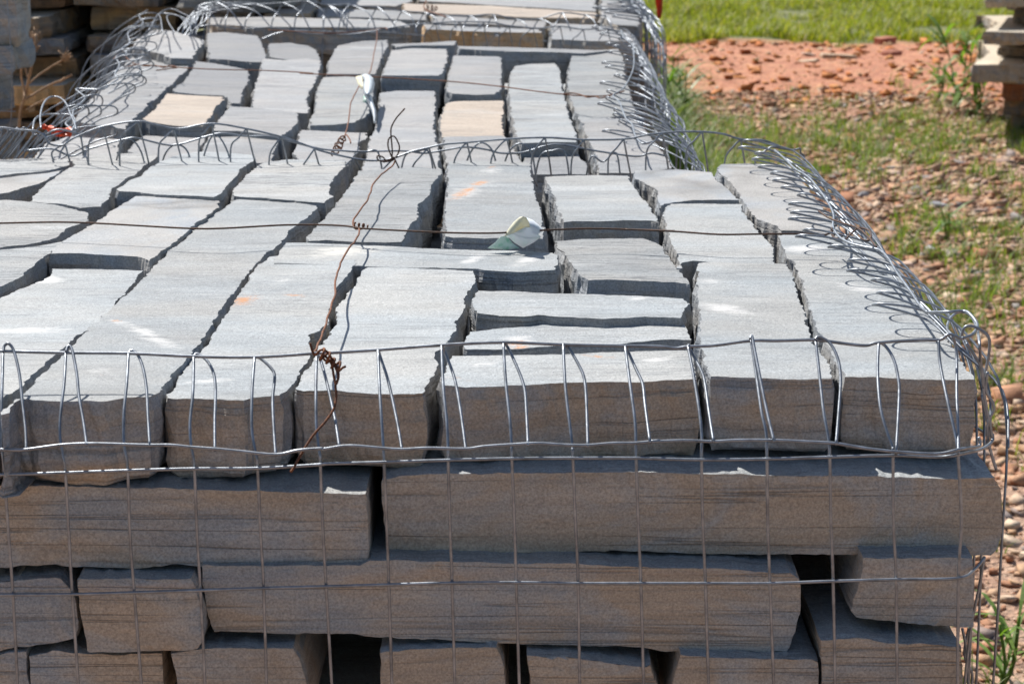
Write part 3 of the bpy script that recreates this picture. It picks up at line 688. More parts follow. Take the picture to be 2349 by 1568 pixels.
fold = [('7', [(22, 180), (30, 140), (60, 125), (95, 180), (130, 330), (150, 520), (170, 700), (175, 838)]), ('7', [(444, 178), (460, 138), (485, 172), (515, 330), (530, 480), (560, 650), (582, 808)]),
        ('7', [(864, 190), (885, 168), (930, 210), (965, 310), (985, 450), (992, 600), (1005, 812)]), ('7', [(1302, 210), (1325, 193), (1390, 240), (1435, 330), (1446, 450), (1441, 650), (1442, 842)]),
        ('7', [(1708, 215), (1750, 225), (1820, 290), (1843, 350), (1830, 500), (1838, 700), (1850, 878)]), ('7', [(2127, 203), (2150, 230), (2190, 370), (2220, 500), (2250, 640), (2278, 822)]),
        ('8', [(334, 155), (350, 210), (390, 330), (430, 500), (460, 650), (482, 782)]), ('8', [(732, 122), (760, 190), (810, 330), (840, 480), (865, 650), (882, 782)]),
        ('8', [(1120, 106), (1150, 150), (1210, 280), (1250, 400), (1262, 550), (1272, 754)]), ('8', [(1495, 118), (1530, 150), (1590, 250), (1627, 350), (1640, 550), (1646, 764)]),
        ('8', [(1882, 124), (1905, 180), (1950, 280), (1990, 370), (2005, 500), (2036, 736)]), ('9', [(240, 280), (262, 330), (320, 440), (345, 520), (370, 700), (400, 892)]),
        ('9', [(630, 245), (640, 225), (655, 300), (690, 480), (730, 680), (780, 892)]), ('9', [(1038, 247), (1062, 232), (1130, 270), (1180, 370), (1197, 500), (1185, 700), (1168, 907)]),
        ('9', [(1440, 265), (1480, 290), (1530, 370), (1557, 480), (1565, 600), (1545, 967)]), ('9', [(1900, 222), (1925, 330), (1927, 600), (1935, 800), (1937, 962)])]
w = Wire()
for (c, tp), bt in zip(tops, bottoms):
    pts = [at_y(x, y, yf(y)) for x, y in px(c, tp)] + [at_y(x, y, yf(y)) for x, y in bt]
    w.tube(pts, WR)
for c, fp in fold:
    P = px(c, fp)
    n = len(P)
    y0, y1 = P[1][1], P[-1][1]
    pts = []
    for i, (x, y) in enumerate(P):
        t = max(0, min(1, (y - y0) / (y1 - y0)))
        Y = YM + LEAN * (1 - t) + 0.012 * math.sin(min(1, t * 1.4) * math.pi) * 0 - 0.006 * t
        pts.append(at_y(x, y, Y))
    w.tube(pts, WR)
front = w.build('front_panel', M_wire, basket)
lines = [([('7', [(-200, 172), (0, 175), (400, 185), (870, 190), (1300, 210), (1700, 215), (2100, 190)]), ('8', [(0, 175), (330, 155), (730, 125), (1115, 108), (1490, 122), (1880, 130), (2100, 135), (2200, 145)]),
           ('9', [(240, 292), (400, 285), (630, 255), (800, 255), (1040, 250), (1200, 270), (1350, 285), (1440, 266), (1700, 250), (1820, 250), (1880, 215), (1960, 245)])], 0.0),
         ([('7', [(-200, 838), (0, 835), (170, 835), (400, 805), (600, 795), (830, 800), (1000, 805), (1150, 805), (1280, 818), (1450, 830), (1600, 845), (1850, 868), (2000, 840), (2150, 828)]),
           ('8', [(0, 775), (150, 755), (350, 770), (480, 778), (650, 770), (880, 775), (1000, 760), (1170, 748), (1330, 740), (1500, 750), (1650, 752), (1800, 740), (1950, 738), (2100, 722)]),
           ('9', [(0, 888), (200, 882), (320, 885), (400, 888), (550, 880), (780, 880), (1000, 890), (1170, 900), (1350, 930), (1530, 950), (1800, 965), (1950, 935), (2060, 920), (2072, 890), (2065, 860)])], 0.009),
         ([('7', [(-200, 1006), (0, 1003), (440, 990), (860, 975), (1300, 963), (1730, 960), (2150, 935)]), ('8', [(0, 868), (370, 858), (770, 845), (1170, 835), (1550, 832), (1950, 832)]),
           ('9', [(0, 994), (320, 1002), (740, 997), (1130, 985), (1520, 975), (1800, 985), (1930, 970), (2080, 935), (2145, 890), (2152, 840)])], 0.003),
         ([('D', [(-70, 1365), (0, 1363), (165, 1362), (308, 1358), (460, 1353), (605, 1348), (748, 1344), (892, 1340), (1037, 1336), (1184, 1335), (1326, 1337), (1470, 1337), (1618, 1337), (1766, 1337), (1911, 1332), (2055, 1328), (2198, 1325), (2235, 1305), (2258, 1278)])], 0.003),
         ([('D', [(-70, 1650), (700, 1640), (1500, 1630), (2198, 1620)])], 0.003)]
for segs, out in lines:
    w = Wire()
    pts = []
    for c, pp in segs:
        for x, y in px(c, pp):
            Y = yf(y, out)
            if x > 2200: Y += (x - 2200) / 60 * 0.05
            pts.append(at_y(x, y, Y))
    w.tube(pts, WR * 1.05)
    w.build('line_wire', M_wire, front)

# right side panel, folded inwards over the stones
def side_panel(parent, lpts, zl, xo, z0, y0, y1, n, inward, tipw, seed, zdrop=0.30, r=0.00112, dz=0.0, name='side_panel', tipvar=0.3, jy=0.012):
    """lpts: the line wire through the loops as world points ordered in y; each loop climbs outside, turns over the line wire and dips back"""
    rnd = random.Random(seed)
    w = Wire()
    ys = sorted((p.y, p.x, p.z) for p in lpts)
    def xl(y):
        for a, b in zip(ys, ys[1:]):
            if a[0] <= y <= b[0]:
                t = (y - a[0]) / max(1e-6, b[0] - a[0])
                return a[1] + (b[1] - a[1]) * t, a[2] + (b[2] - a[2]) * t
        return (ys[0][1], ys[0][2]) if y < ys[0][0] else (ys[-1][1], ys[-1][2])
    for i in range(n):
        y = y0 + (y1 - y0) * i / (n - 1) + rnd.uniform(-jy, jy)
        x, z = xl(y)
        tp = tipw * rnd.uniform(1 - tipvar, 1 + tipvar)
        s = -inward   # outward sign
        sl = rnd.uniform(-0.012, 0.012) - 0.02
        xb = xo + s * rnd.uniform(-0.004, 0.006)
        P = [Vector((xb, y - 0.10 + sl, z0 - zdrop)), Vector((xb + s * 0.004 * rnd.random(), y - 0.10 + sl * 0.8, z0 - zdrop * 0.5)), Vector((xb + s * rnd.uniform(0.0, 0.008), y - 0.07 + sl * 0.5, z0 - 0.03)),
             Vector(((xb + x) / 2 + s * 0.006, y - 0.02, (z0 + z) / 2 + 0.002)), Vector((x, y, z - r * 2)),
             Vector((x + inward * tp * 0.8, y + 0.006, z + 0.002 + dz)), Vector((x + inward * tp, y + 0.020, z - 0.002 + dz)), Vector((x + inward * tp * 0.7, y + 0.034, z - 0.006 + dz)),
             Vector((x - inward * 0.01, y + 0.028 + rnd.uniform(-.006, .006), z - 0.016)), Vector(((xb + x) / 2 + s * rnd.uniform(0.0, 0.008), y - 0.015, z0 + 0.002)),
             Vector((xb + s * rnd.uniform(0.0, 0.010), y - 0.06 + rnd.uniform(-.01, .01), z0 - 0.025)), Vector((xb + s * rnd.uniform(0, 0.006), y - 0.10 + rnd.uniform(-.01, .01), z0 - 0.06))]
        w.tube(P, r, 6, 4)
    o = w.build(name, M_wire, parent)
    w = Wire(); w.tube(lpts, r * 1.1); w.build('line_wire', M_wire, o)
    # the folded end wire and the two lower line wires outside
    for zz, xs in ((z0 - 0.085, 0.012), (z0 - 0.10, 0.002), (z0 - 0.20, 0.003)):
        w = Wire()
        pts = [Vector((xo - inward * (xs + rnd.uniform(-.003, .006)), y0 + (y1 - y0) * k / 12, zz + rnd.uniform(-.008, .008))) for k in range(13)]
        w.tube(pts, r * 1.05); w.build('line_wire', M_wire, o)
    return o

lp = [(880, 0), (950, 60), (1000, 110), (1080, 160), (1140, 230), (1190, 300), (1228, 380), (1225, 450), (1260, 510), (1330, 550), (1420, 572), (1500, 590), (1552, 640), (1600, 720), (1680, 830), (1740, 920), (1780, 955)]
L = [at_z(x, y, T + 0.034) for x, y in px('6', lp)]
L += [at_z(x, y, T + 0.040) for x, y in px('6', [(1900, 953), (1990, 948), (2030, 965)])]
loopw = [at_z(*q, T + 0.036) for q in px('6', [(2075, 1030), (2045, 1085), (1985, 1108)])]
w = Wire()
side_panel(basket, L[:17], T + 0.03, 0.393, T, 1.96, 3.02, 20, -1, 0.034, 5)
w.tube([L[16], L[17], L[18], L[19], loopw[0], loopw[1], loopw[2]], WR * 1.1); w.build('corner_loop', M_wire, basket); w = Wire()
w.tube([at_z(x, y, T + 0.02) for x, y in px('6', [(1960, 1110), (1900, 1060), (1910, 1000), (1950, 960), (2000, 955), (2040, 980), (2070, 1045)])] + [at_y(x, y, 1.80) for x, y in px('6', [(2085, 1120), (2095, 1250), (2110, 1400)])], WR); w.build('corner_loop', M_wire, basket); w = Wire()
w.tube([at_y(x, y, 1.85) for x, y in px('6', [(1980, 1120), (1990, 1060), (2020, 1035), (2080, 1050), (2140, 1100), (2145, 1180), (2125, 1300), (2110, 1440)])] + [at_y(x, y, 1.84) for x, y in px('9', [(2085, 600), (2100, 680), (2125, 800), (2115, 930)])], WR); w.build('corner_loop', M_wire, basket); w = Wire()
w.tube([at_y(x, y, 1.80) for x, y in px('9', [(2120, 450), (2110, 560), (2150, 640), (2160, 690), (2125, 760), (2120, 850), (2140, 950), (2175, 1065)])], WR); w.build('corner_loop', M_wire, basket); w = Wire()
w.tube([at_y(x, y, 1.80) for x, y in px('9', [(1985, 270), (2040, 350), (2090, 450), (2100, 600), (2135, 780), (2150, 870)])], WR); w.build('corner_loop', M_wire, basket); w = Wire()
w.tube([at_y(x, y, 1.82) for x, y in [(2258, 1278), (2245, 1350), (2225, 1450), (2210, 1600)]], WR); w.build('corner_loop', M_wire, basket); w = Wire()
w.tube([at_y(x, y, 1.90) for x, y in [(2207, 1440), (2218, 1500), (2222, 1600)]], WR); w.build('corner_loop', M_wire, basket); w = Wire()
w.tube([at_y(x, y, 1.95) for x, y in [(2222, 1440), (2212, 1500), (2230, 1545), (2224, 1600)]], WR); w.build('corner_loop', M_wire, basket); w = Wire()

# back panel of the near stack
def arches(w, attach, Y, dY, legl, r, rnd, zbase, spread=0.022, bend=0.5):
    for (x, y) in attach:
        p = at_y(x, y, Y)
        s = rnd.uniform(0.75, 1.2) * spread
        b = rnd.uniform(0.0, 1.0)
        zl = zbase - legl
        w.tube([p, Vector((p.x + 0.30 * s, p.y + dY * 0.5, (p.z + zl) / 2)), Vector((p.x + (0.45 + 0.2 * b) * s, p.y + dY, zl))], r, 6)
        w.tube([p, Vector((p.x - 0.42 * s, p.y - 0.002, p.z - 0.008 - 0.004 * b)), Vector((p.x - 0.86 * s, p.y, p.z - 0.026)), Vector((p.x - s * (1 - 0.2 * b), p.y, zl))], r, 6)

rnd = random.Random(11)
w = Wire()
yb = 3.045
att = px('1', [(690, 850), (925, 815), (1165, 862), (1420, 830), (1655, 865), (1890, 920), (2110, 1000)]) + px('2', [(345, 990), (590, 990), (808, 926), (1046, 894), (1297, 873), (1536, 863), (1779, 877), (2028, 873), (2270, 832)]) + px('3', [(440, 752), (660, 795)])
arches(w, att, yb, 0.02, 0.035, WR, rnd, T + 0.004, 0.024)
# the second row of arches, the folded end of the mesh
att2 = px('1', [(860, 930), (1175, 972), (1440, 900)]) + px('2', [(410, 955), (730, 950), (1130, 895), (1370, 900), (1580, 945), (1900, 1015)])
for (x, y) in att2:
    p = at_y(x, y, yb + 0.05)
    w.tube([Vector((p.x - 0.024, p.y + 0.01, T - 0.035)), Vector((p.x - 0.016, p.y + 0.005, T + 0.004)), p, Vector((p.x + 0.017, p.y, T + 0.010)), Vector((p.x + 0.024, p.y, T - 0.035))], WR, 6)
back = w.build('back_panel', M_wire, basket)
w = Wire()
lb = px('1', [(-200, 870), (0, 857), (120, 872), (240, 880), (300, 915), (330, 965), (420, 975), (500, 925), (690, 850), (925, 815), (1050, 840), (1200, 865), (1420, 830), (1655, 865), (1890, 920), (2080, 985)]) + px('2', [(130, 945), (250, 975), (400, 1003), (500, 1005), (590, 990), (700, 950), (808, 925), (900, 905), (1046, 893), (1297, 872), (1536, 862), (1779, 876), (2028, 872), (2150, 850)]) + px('3', [(150, 765), (300, 752), (440, 752), (560, 765), (660, 795), (780, 800), (870, 830), (885, 842)])
w.tube([at_y(x, y, yb) for x, y in lb], WR * 1.1)
w.build('line_wire', M_wire, back)
w = Wire()
lb2 = px('1', [(180, 1010), (350, 1000), (480, 1048), (600, 1000), (850, 932), (930, 930), (1100, 970), (1200, 970), (1400, 912), (1500, 895), (1650, 915), (1800, 916), (1950, 950), (2150, 1000), (2300, 1012)]) + px('2', [(370, 950), (640, 946), (780, 960), (900, 942), (1040, 922), (1180, 940), (1260, 960), (1400, 955), (1600, 905), (1850, 945), (2100, 980), (2200, 960), (2300, 980)])
w.tube([at_y(x, y, yb + 0.05) for x, y in lb2], WR * 1.05)
w.build('line_wire', M_wire, back)
w = Wire()
for q in ([(300, 1000), (420, 900), (540, 720), (600, 640)], [(-40, 1000), (100, 880), (130, 900), (80, 980)], [(640, 1010), (560, 960), (480, 990)], [(985, 1010), (940, 960), (900, 935)], [(360, 1085), (350, 1030), (430, 970), (470, 1080)]):
    pass
w.tube([at_y(x, y, yb + 0.02) for x, y in px('1', [(360, 1082), (350, 1020), (430, 975), (455, 1040), (470, 1085)])], WR); w.build('corner_loop', M_wire, basket); w = Wire()
w.tube([at_y(x, y, yb + 0.03) for x, y in px('1', [(560, 1045), (550, 960), (535, 910), (480, 885), (400, 870), (350, 880), (320, 900)])], WR); w.build('corner_loop', M_wire, basket); w = Wire()
w.tube([at_y(x, y, yb + 0.03) for x, y in px('3', [(1025, 925), (1020, 890), (1000, 870), (1000, 848), (960, 855), (900, 848), (840, 838), (800, 860), (760, 890), (742, 920), (755, 970)])], WR); w.build('corner_loop', M_wire, basket); w = Wire()
for k in range(7):   # left end: loops fanning out of the picture
    pass
w = Wire()
rnd = random.Random(4)
for k in range(9):
    x0 = -30 + k * 42
    y0 = 905 + rnd.uniform(-30, 25)
    P = px('1', [(x0 - 230, y0 + 260), (x0 - 120, y0 + 130), (x0 - 20, y0 + 10), (x0 + 22, y0 - 22), (x0 + 40, y0 + 8), (x0 + 10, y0 + 60), (x0 - 90, y0 + 190)])
    w.tube([at_y(x, y, 3.12 + 0.004 * k) for x, y in P], WR, 6)
w.build('folded_end', M_wire, basket)

# ------------------------------------------------------------------ middle stack basket
b2 = empty('wire_basket')
tag(b2, 'tangled galvanised wire basket around the middle stack, loops bunched along both sides', 'wire mesh')
lr = px('2', [(2340, 900), (2250, 880), (2150, 900), (2100, 850), (2080, 780), (2040, 740), (2000, 640), (1960, 600), (2020, 560), (2060, 500), (2090, 420), (2090, 330), (2080, 280), (2030, 240), (2010, 190)])
LR = [at_z(x, y, T2 + 0.04) for x, y in lr]
side_panel(b2, LR, 0, 0.262, T2 + 0.01, 3.26, 4.90, 21, -1, 0.034, 21, 0.14, tipvar=0.7, jy=0.04)
ll = px('1', [(300, 930), (380, 900), (470, 870), (440, 830), (480, 790), (500, 730), (570, 660), (510, 600), (600, 600), (690, 600), (750, 560), (790, 530), (770, 500), (800, 440), (780, 380), (850, 360), (820, 330), (870, 290), (860, 220), (930, 180), (960, 150), (935, 110), (990, 70)])
LL = [at_z(x, y, T2 + 0.045) for x, y in ll]
w = Wire()
rnd = random.Random(8)
so = sorted(((p.y, p.x) for p in LL))
for i in range(24):
    y = 3.25 + i * 0.083 + rnd.uniform(-.02, .02)
    x = np.interp(y, [a for a, b in so], [b for a, b in so])
    tp = rnd.uniform(0.01, 0.055); z = T2 + 0.045 + rnd.uniform(-0.01, 0.012); xb = x - 0.035 - rnd.uniform(0, 0.05)
    w.tube([Vector((xb - 0.03, y - 0.03, T2 - 0.30)), Vector((xb - 0.02, y - 0.02, T2 - 0.1)), Vector((xb, y, T2 - 0.01)), Vector((x - 0.01, y + 0.005, z)), Vector((x + tp, y + 0.01, z + 0.008)),
            Vector((x + tp * 1.15, y + 0.025, z - 0.006)), Vector((x + tp * 0.4, y + 0.03, z - 0.02)), Vector((xb + 0.012, y + 0.02, T2 - 0.03)), Vector((xb - 0.01, y + 0.01, T2 - 0.09))], WR, 6, 4)
lo = w.build('side_panel', M_wire, b2)
w = Wire(); w.tube(LL, WR * 1.15); w.build('line_wire', M_wire, lo)
w = Wire(); w.tube([Vector((np.interp(y, [a for a, b in so], [b for a, b in so]) - 0.075 + 0.01 * noise.noise(Vector((y * 5, 0, 0))), y, T2 - 0.09)) for y in np.linspace(3.2, 5.2, 20)], WR); w.build('line_wire', M_wire, lo)
w = Wire()
w.tube([at_z(x, y, T2 + 0.06) for x, y in px('1', [(275, 860), (270, 780), (290, 700), (330, 655), (390, 652), (440, 690), (470, 760), (500, 830), (510, 870)])], WR); w.build('corner_loop', M_wire, b2); w = Wire()
w.tube([at_z(x, y, T2 + 0.05) for x, y in px('1', [(220, 870), (235, 800), (290, 772), (400, 768), (480, 775), (505, 820), (480, 880)])], WR); w.build('corner_loop', M_wire, b2); w = Wire()
w.tube([at_z(x, y, T2 + 0.05) for x, y in px('1', [(1000, 205), (1030, 150), (1060, 100), (1110, 68), (1160, 62), (1220, 90), (1280, 120), (1310, 160)])], WR); w.build('corner_loop', M_wire, b2); w = Wire()
w.tube([at_z(x, y, T2 + 0.05) for x, y in px('1', [(1090, 215), (1080, 130), (1070, 95), (1140, 95), (1230, 120), (1270, 160), (1280, 215)])], WR); w.build('corner_loop', M_wire, b2); w = Wire()
w.tube([at_z(x, y, T2 + 0.045) for x, y in px('1', [(1170, 215), (1130, 150), (1125, 105), (1190, 105), (1240, 150), (1260, 215)])], WR); w.build('corner_loop', M_wire, b2); w = Wire()
# back panel of the middle stack
w = Wire(); rnd = random.Random(31)
at3 = px('2', [(650, 165), (850, 148), (1005, 138), (1150, 145), (1310, 165), (1460, 178), (1630, 168), (1775, 187), (1930, 190)])
arches(w, at3, 5.06, 0.03, 0.06, WR, rnd, T2 + 0.004, 0.03)
bp = w.build('back_panel', M_wire, b2)
w = Wire(); w.tube([at_y(x, y, 5.06) for x, y in px('2', [(-250, 250), (-100, 200), (60, 215), (200, 215), (330, 215), (540, 180), (650, 162), (830, 145), (1005, 137), (1200, 142), (1310, 162), (1500, 178), (1630, 166), (1775, 186), (1930, 180), (2010, 230), (2050, 280)])], WR * 1.15); w.build('line_wire', M_wire, bp)

# ------------------------------------------------------------------ third stack basket
b3 = empty('wire_basket')
tag(b3, 'galvanised wire basket around the third stack, bright slanting arches along its near edge', 'wire mesh')
w = Wire(); rnd = random.Random(41)
y3 = 5.33
top3 = px('1', [(1300, 100), (1330, 45), (1450, 15), (1560, 35), (1720, 30), (1900, 20), (2060, 8), (2205, 35), (2349, 30)]) + px('2', [(190, 35), (335, 38), (485, 45), (640, 70), (780, 80), (915, 100), (1063, 100), (1213, 92), (1357, 122), (1500, 118), (1645, 80), (1790, 95), (1920, 100)])
low3 = px('1', [(1300, 200), (1400, 170), (1600, 195), (1800, 185), (1950, 205), (2100, 210), (2250, 215), (2349, 215)]) + px('2', [(230, 215), (380, 208), (530, 205), (650, 215), (770, 225), (915, 235), (1063, 240), (1213, 240), (1380, 250), (1540, 260), (1680, 268), (1830, 262), (1990, 262)])
for k in range(22):
    t = k / 21
    def li(P, t):
        s = t * (len(P) - 1); i = min(int(s), len(P) - 2); f = s - i
        return (P[i][0] + (P[i + 1][0] - P[i][0]) * f, P[i][1] + (P[i + 1][1] - P[i][1]) * f)
    a = li(top3, t); b = li(low3, min(1, t + rnd.uniform(0.005, 0.02)))
    pa = at_y(a[0], a[1], y3 + 0.03)
    pb = at_y(b[0], b[1], y3 - 0.04)
    mid = pa.lerp(pb, 0.5) + Vector((rnd.uniform(-.006, .012), -0.005, 0.012))
    w.tube([pa, mid, pb], 0.0014, 6)
    w.tube([pa, pa + Vector((-0.012, 0.0, -0.02)), pa + Vector((-0.018 + rnd.uniform(-.01, .01), -0.03, -0.055)), pa + Vector((-0.02, -0.045, -0.2))], 0.0014, 6)
f3 = w.build('front_panel', M_wire, b3)
w = Wire(); w.tube([at_y(x, y, y3 + 0.03) for x, y in top3], 0.0015); w.build('line_wire', M_wire, f3)
w = Wire(); w.tube([at_y(x, y, y3 - 0.04) for x, y in low3], 0.0015); w.build('line_wire', M_wire, f3)
L3 = [Vector((0.285 + 0.012 * noise.noise(Vector((k * 1.7, 0, 0))), 5.25 + k * 0.09, T2 + 0.04 + 0.012 * noise.noise(Vector((k * 0.9, 5, 0))))) for k in range(15)]
side_panel(b3, L3, 0, 0.325, T2, 5.2, 6.5, 16, -1, 0.06, 61, 0.75, r=0.0014, tipvar=0.7)
side_panel(b3, [p + Vector((0.01, 0.03, 0.01)) for p in L3], 0, 0.332, T2, 5.25, 6.5, 8, -1, 0.08, 62, 0.7, r=0.0014, tipvar=0.7)
L3 = [Vector((-0.70 + 0.015 * noise.noise(Vector((k * 1.7, 0, 0))), 5.3 + k * 0.09, T2 + 0.045 + 0.012 * noise.noise(Vector((k * 0.9, 5, 0))))) for k in range(14)]
side_panel(b3, L3, 0, -0.735, T2, 5.28, 6.5, 14, 1, 0.06, 63, 0.5, r=0.0014, tipvar=0.7)

# ------------------------------------------------------------------ rusty tie wires
def coil(p, axis, n, r, L, seed=0):
    axis = axis.normalized(); a = axis.orthogonal().normalized(); b = axis.cross(a)
    rnd = random.Random(seed)
    return [p + axis * (L * k / (n * 8)) + (a * math.cos(k * math.pi / 4) + b * math.sin(k * math.pi / 4)) * r * (1 + rnd.uniform(-.3, .3)) for k in range(n * 8 + 1)]

TW = 0.0010
w = Wire()
hz = px('4', [(-150, 618), (0, 615), (350, 608), (600, 615), (900, 632), (1200, 648), (1400, 647), (1700, 630), (1870, 625), (2100, 628)]) + px('5', [(310, 598), (340, 605), (600, 620), (900, 633), (1100, 635), (1200, 632), (1290, 622), (1400, 619), (1700, 608), (2000, 615), (2200, 622)]) + px('6', [(0, 467), (300, 480), (550, 497), (800, 495), (1050, 495), (1180, 500)])
w.tube([at_z(x, y, T + 0.024) for x, y in hz], TW)
w.tube([at_z(x, y, T + 0.03) for x, y in px('6', [(1180, 500), (1220, 480), (1235, 445), (1215, 470), (1225, 510), (1260, 520), (1280, 500), (1240, 495), (1230, 515), (1290, 530), (1320, 505), (1370, 462), (1430, 470), (1450, 505), (1430, 535), (1390, 520)])], TW)
w.tube([at_z(x, y, T + 0.045) for x, y in px('6', [(1140, 358), (1200, 400), (1280, 430), (1370, 460), (1430, 510), (1480, 570)])], TW)
o = w.build('tie_wire', M_brown)
tag(o, 'long dark rusty wire strung crosswise over the near stack and knotted to the right loops', 'wire', 'rusty tie wires')

w = Wire()
vt = px('5', [(560, 205), (540, 240), (480, 290), (430, 350), (400, 430), (350, 500), (312, 560), (318, 592), (345, 606), (345, 640), (300, 710), (240, 810), (215, 900), (205, 1000), (180, 1080), (150, 1170), (110, 1280), (80, 1335)])
w.tube([at_z(x, y, T + 0.024 if 0 < i < 17 else T + 0.03) for i, (x, y) in enumerate(vt)], TW, wob=0.0012)
w.tube(coil(at_z(*px('5', [(318, 592)])[0], T + 0.025), Vector((1, -0.6, 0)), 3, 0.0028, 0.016, 2), TW * 0.9, sub=2)
ky = 1.785
w.tube([at_y(x, y, ky - max(0, (y - 830) / 250) * 0.07) for x, y in px('7', [(2080, 120), (2110, 200), (2150, 168), (2190, 175), (2220, 215), (2250, 280), (2270, 340), (2255, 395), (2240, 340), (2225, 260), (2190, 215), (2160, 200), (2180, 235), (2220, 240), (2262, 280), (2272, 350), (2252, 400), (2257, 470), (2240, 560), (2180, 650), (2100, 740), (2030, 850), (1990, 920), (1975, 950), (1950, 985)])], TW)
w.tube(coil(at_y(*px('7', [(2150, 185)])[0], ky), Vector((1, 0, -0.8)), 4, 0.004, 0.022, 5), TW, sub=2)
o = w.build('tie_wire', M_rust)
tag(o, 'rusty wire from the back arches to a twisted knot and dangling front tail', 'wire', 'rusty tie wires')

w = Wire()
w.tube([at_y(x, y, 3.03) for x, y in px('2', [(657, 680), (630, 710), (600, 745), (572, 800), (570, 850), (575, 900), (578, 960), (575, 990)])], TW)
w.tube([at_y(x, y, 3.03) for x, y in px('2', [(575, 985), (552, 920), (558, 868), (590, 855), (618, 900), (622, 940), (600, 985), (560, 1000), (520, 1012), (488, 1000), (486, 978), (520, 985), (545, 1010), (590, 985), (580, 1005), (520, 1015)])], TW)
o = w.build('tie_wire', M_brown)
tag(o, 'dark wire end standing up in a loop at the back edge of the near stack', 'wire', 'rusty tie wires')

w = Wire()
h2 = px('1', [(760, 400), (790, 370), (830, 375), (900, 430), (940, 435), (1100, 447), (1400, 465), (1800, 475), (2100, 492)]) + px('2', [(0, 460), (300, 475), (600, 490), (900, 508), (1100, 525), (1300, 548), (1500, 575), (1660, 592), (1750, 600), (1900, 602), (1990, 585), (2030, 570)])
w.tube([at_z(x, y, T2 + 0.03) for x, y in h2], TW)
w.tube([at_z(x, y, T2 + 0.032) for x, y in px('2', [(1655, 590), (1700, 583), (1760, 595), (1800, 610), (1850, 605), (1880, 615), (1930, 605), (1960, 590)])], TW)
w.tube([at_z(x, y, T2 + 0.032) for x, y in px('1', [(835, 455), (920, 435), (980, 445), (1040, 440), (1100, 455), (1140, 440), (1190, 455), (1130, 462), (1050, 473)])], TW)
o = w.build('tie_wire', M_rust)
tag(o, 'rusty wire strung crosswise over the middle stack with twisted ends', 'wire', 'rusty tie wires')
w = Wire()
w.tube([at_z(x, y, T2 + 0.03) for x, y in px('2', [(480, 190), (482, 240), (465, 330), (440, 450), (400, 500), (385, 520), (340, 600), (315, 660), (305, 760), (280, 850), (268, 870)])], TW, wob=0.001)
w.tube(coil(at_z(*px('2', [(270, 860)])[0], T2 + 0.03), Vector((-0.05, -0.5, -0.1)), 5, 0.005, 0.07, 7), TW, sub=2)
w.tube([at_z(x, y, T2 + 0.03) for x, y in px('2', [(275, 855), (290, 845), (310, 870), (318, 897)])], TW)
o = w.build('tie_wire', M_rust)
tag(o, 'rusty wire with a coiled end running toward the viewer over the middle stack', 'wire', 'rusty tie wires')
w = Wire()
w.tube([at_z(x, y, T2 + 0.04) for x, y in px('2', [(785, -40), (790, 10), (775, 40), (800, 70), (850, 85), (915, 108)])], 0.0014)
w.tube(coil(at_z(*px('2', [(785, 50)])[0], T2 + 0.04), Vector((0.3, -0.3, 0)), 3, 0.006, 0.04, 8), 0.0013, sub=2)
o = w.build('tie_wire', M_rust)
tag(o, 'short rusty twist on the bright arches of the third stack', 'wire', 'rusty tie wires')
w = Wire()
w.tube([at_z(x, y, T2 + 0.03) for x, y in px('2', [(-200, 190), (0, 200), (200, 210), (400, 195), (500, 180), (540, 178), (545, 190)])], 0.0012)
o = w.build('tie_wire', M_rust)
tag(o, 'thin rusty wire along the gap between the middle and third stacks', 'wire', 'rusty tie wires')

# ------------------------------------------------------------------ paper labels and tape
def sheet(name, quad_rows, crop, depthf, mat, parent=None, th=0.0004):
    """grid of pixel rows laid at the given depths, both sides modelled"""
    V = []; R_, C_ = len(quad_rows), len(quad_rows[0])
    for i, row in enumerate(quad_rows):
        for j, (x, y) in enumerate(row):
            a, b = px(crop, [(x, y)])[0]
            d = depthf(i / (R_ - 1), j / (C_ - 1))
            v = at_z(a, b, d[1]) if isinstance(d, tuple) else at_y(a, b, d)
            V.append(v + Vector((0, 0.0022 * noise.noise(v * 160), 0)))
    F = [(i * C_ + j, i * C_ + j + 1, (i + 1) * C_ + j + 1, (i + 1) * C_ + j) for i in range(R_ - 1) for j in range(C_ - 1)]
    o = link_mesh(name, V, F, [mat], parent, smooth=True)
    m = o.modifiers.new('sub', 'SUBSURF'); m.subdivision_type = 'SIMPLE'; m.levels = 1; m.render_levels = 1
    m = o.modifiers.new('thick', 'SOLIDIFY'); m.thickness = th; m.offset = 0
    return o

def paper_mat(name, c, c2, scale=60):
    t = NT(name)
    g = t.node('ShaderNodeNewGeometry').outputs['Position']
    n = t.noise(g, scale, 3, 0.5)
    t.set(t.b, 'Base Color', t.mix(t.ramp(n, [(0.5, 0.0), (0.68, 1.0)]), c, c2))
    t.b.inputs['Roughness'].default_value = 0.45
    tr = t.node('ShaderNodeBsdfTranslucent'); tr.inputs[0].default_value = (*c, 1)
    mx = t.node('ShaderNodeMixShader'); mx.inputs[0].default_value = 0.25
    t.l.new(t.b.outputs[0], mx.inputs[1]); t.l.new(tr.outputs[0], mx.inputs[2])
    t.l.new(mx.outputs[0], t.n['Material Output'].inputs[0])
    return t.m
M_paper = paper_mat('white_paper', (0.74, 0.78, 0.82), (0.66, 0.78, 0.76), 110)
M_cream_p = paper_mat('yellowed_paper', (0.74, 0.72, 0.56), (0.74, 0.66, 0.40), 90)
M_green = paper_mat('green_edge', (0.62, 0.74, 0.68), (0.16, 0.52, 0.34), 130)
M_orange = paper_mat('orange_tape', (0.85, 0.13, 0.04), (0.80, 0.20, 0.08), 50)

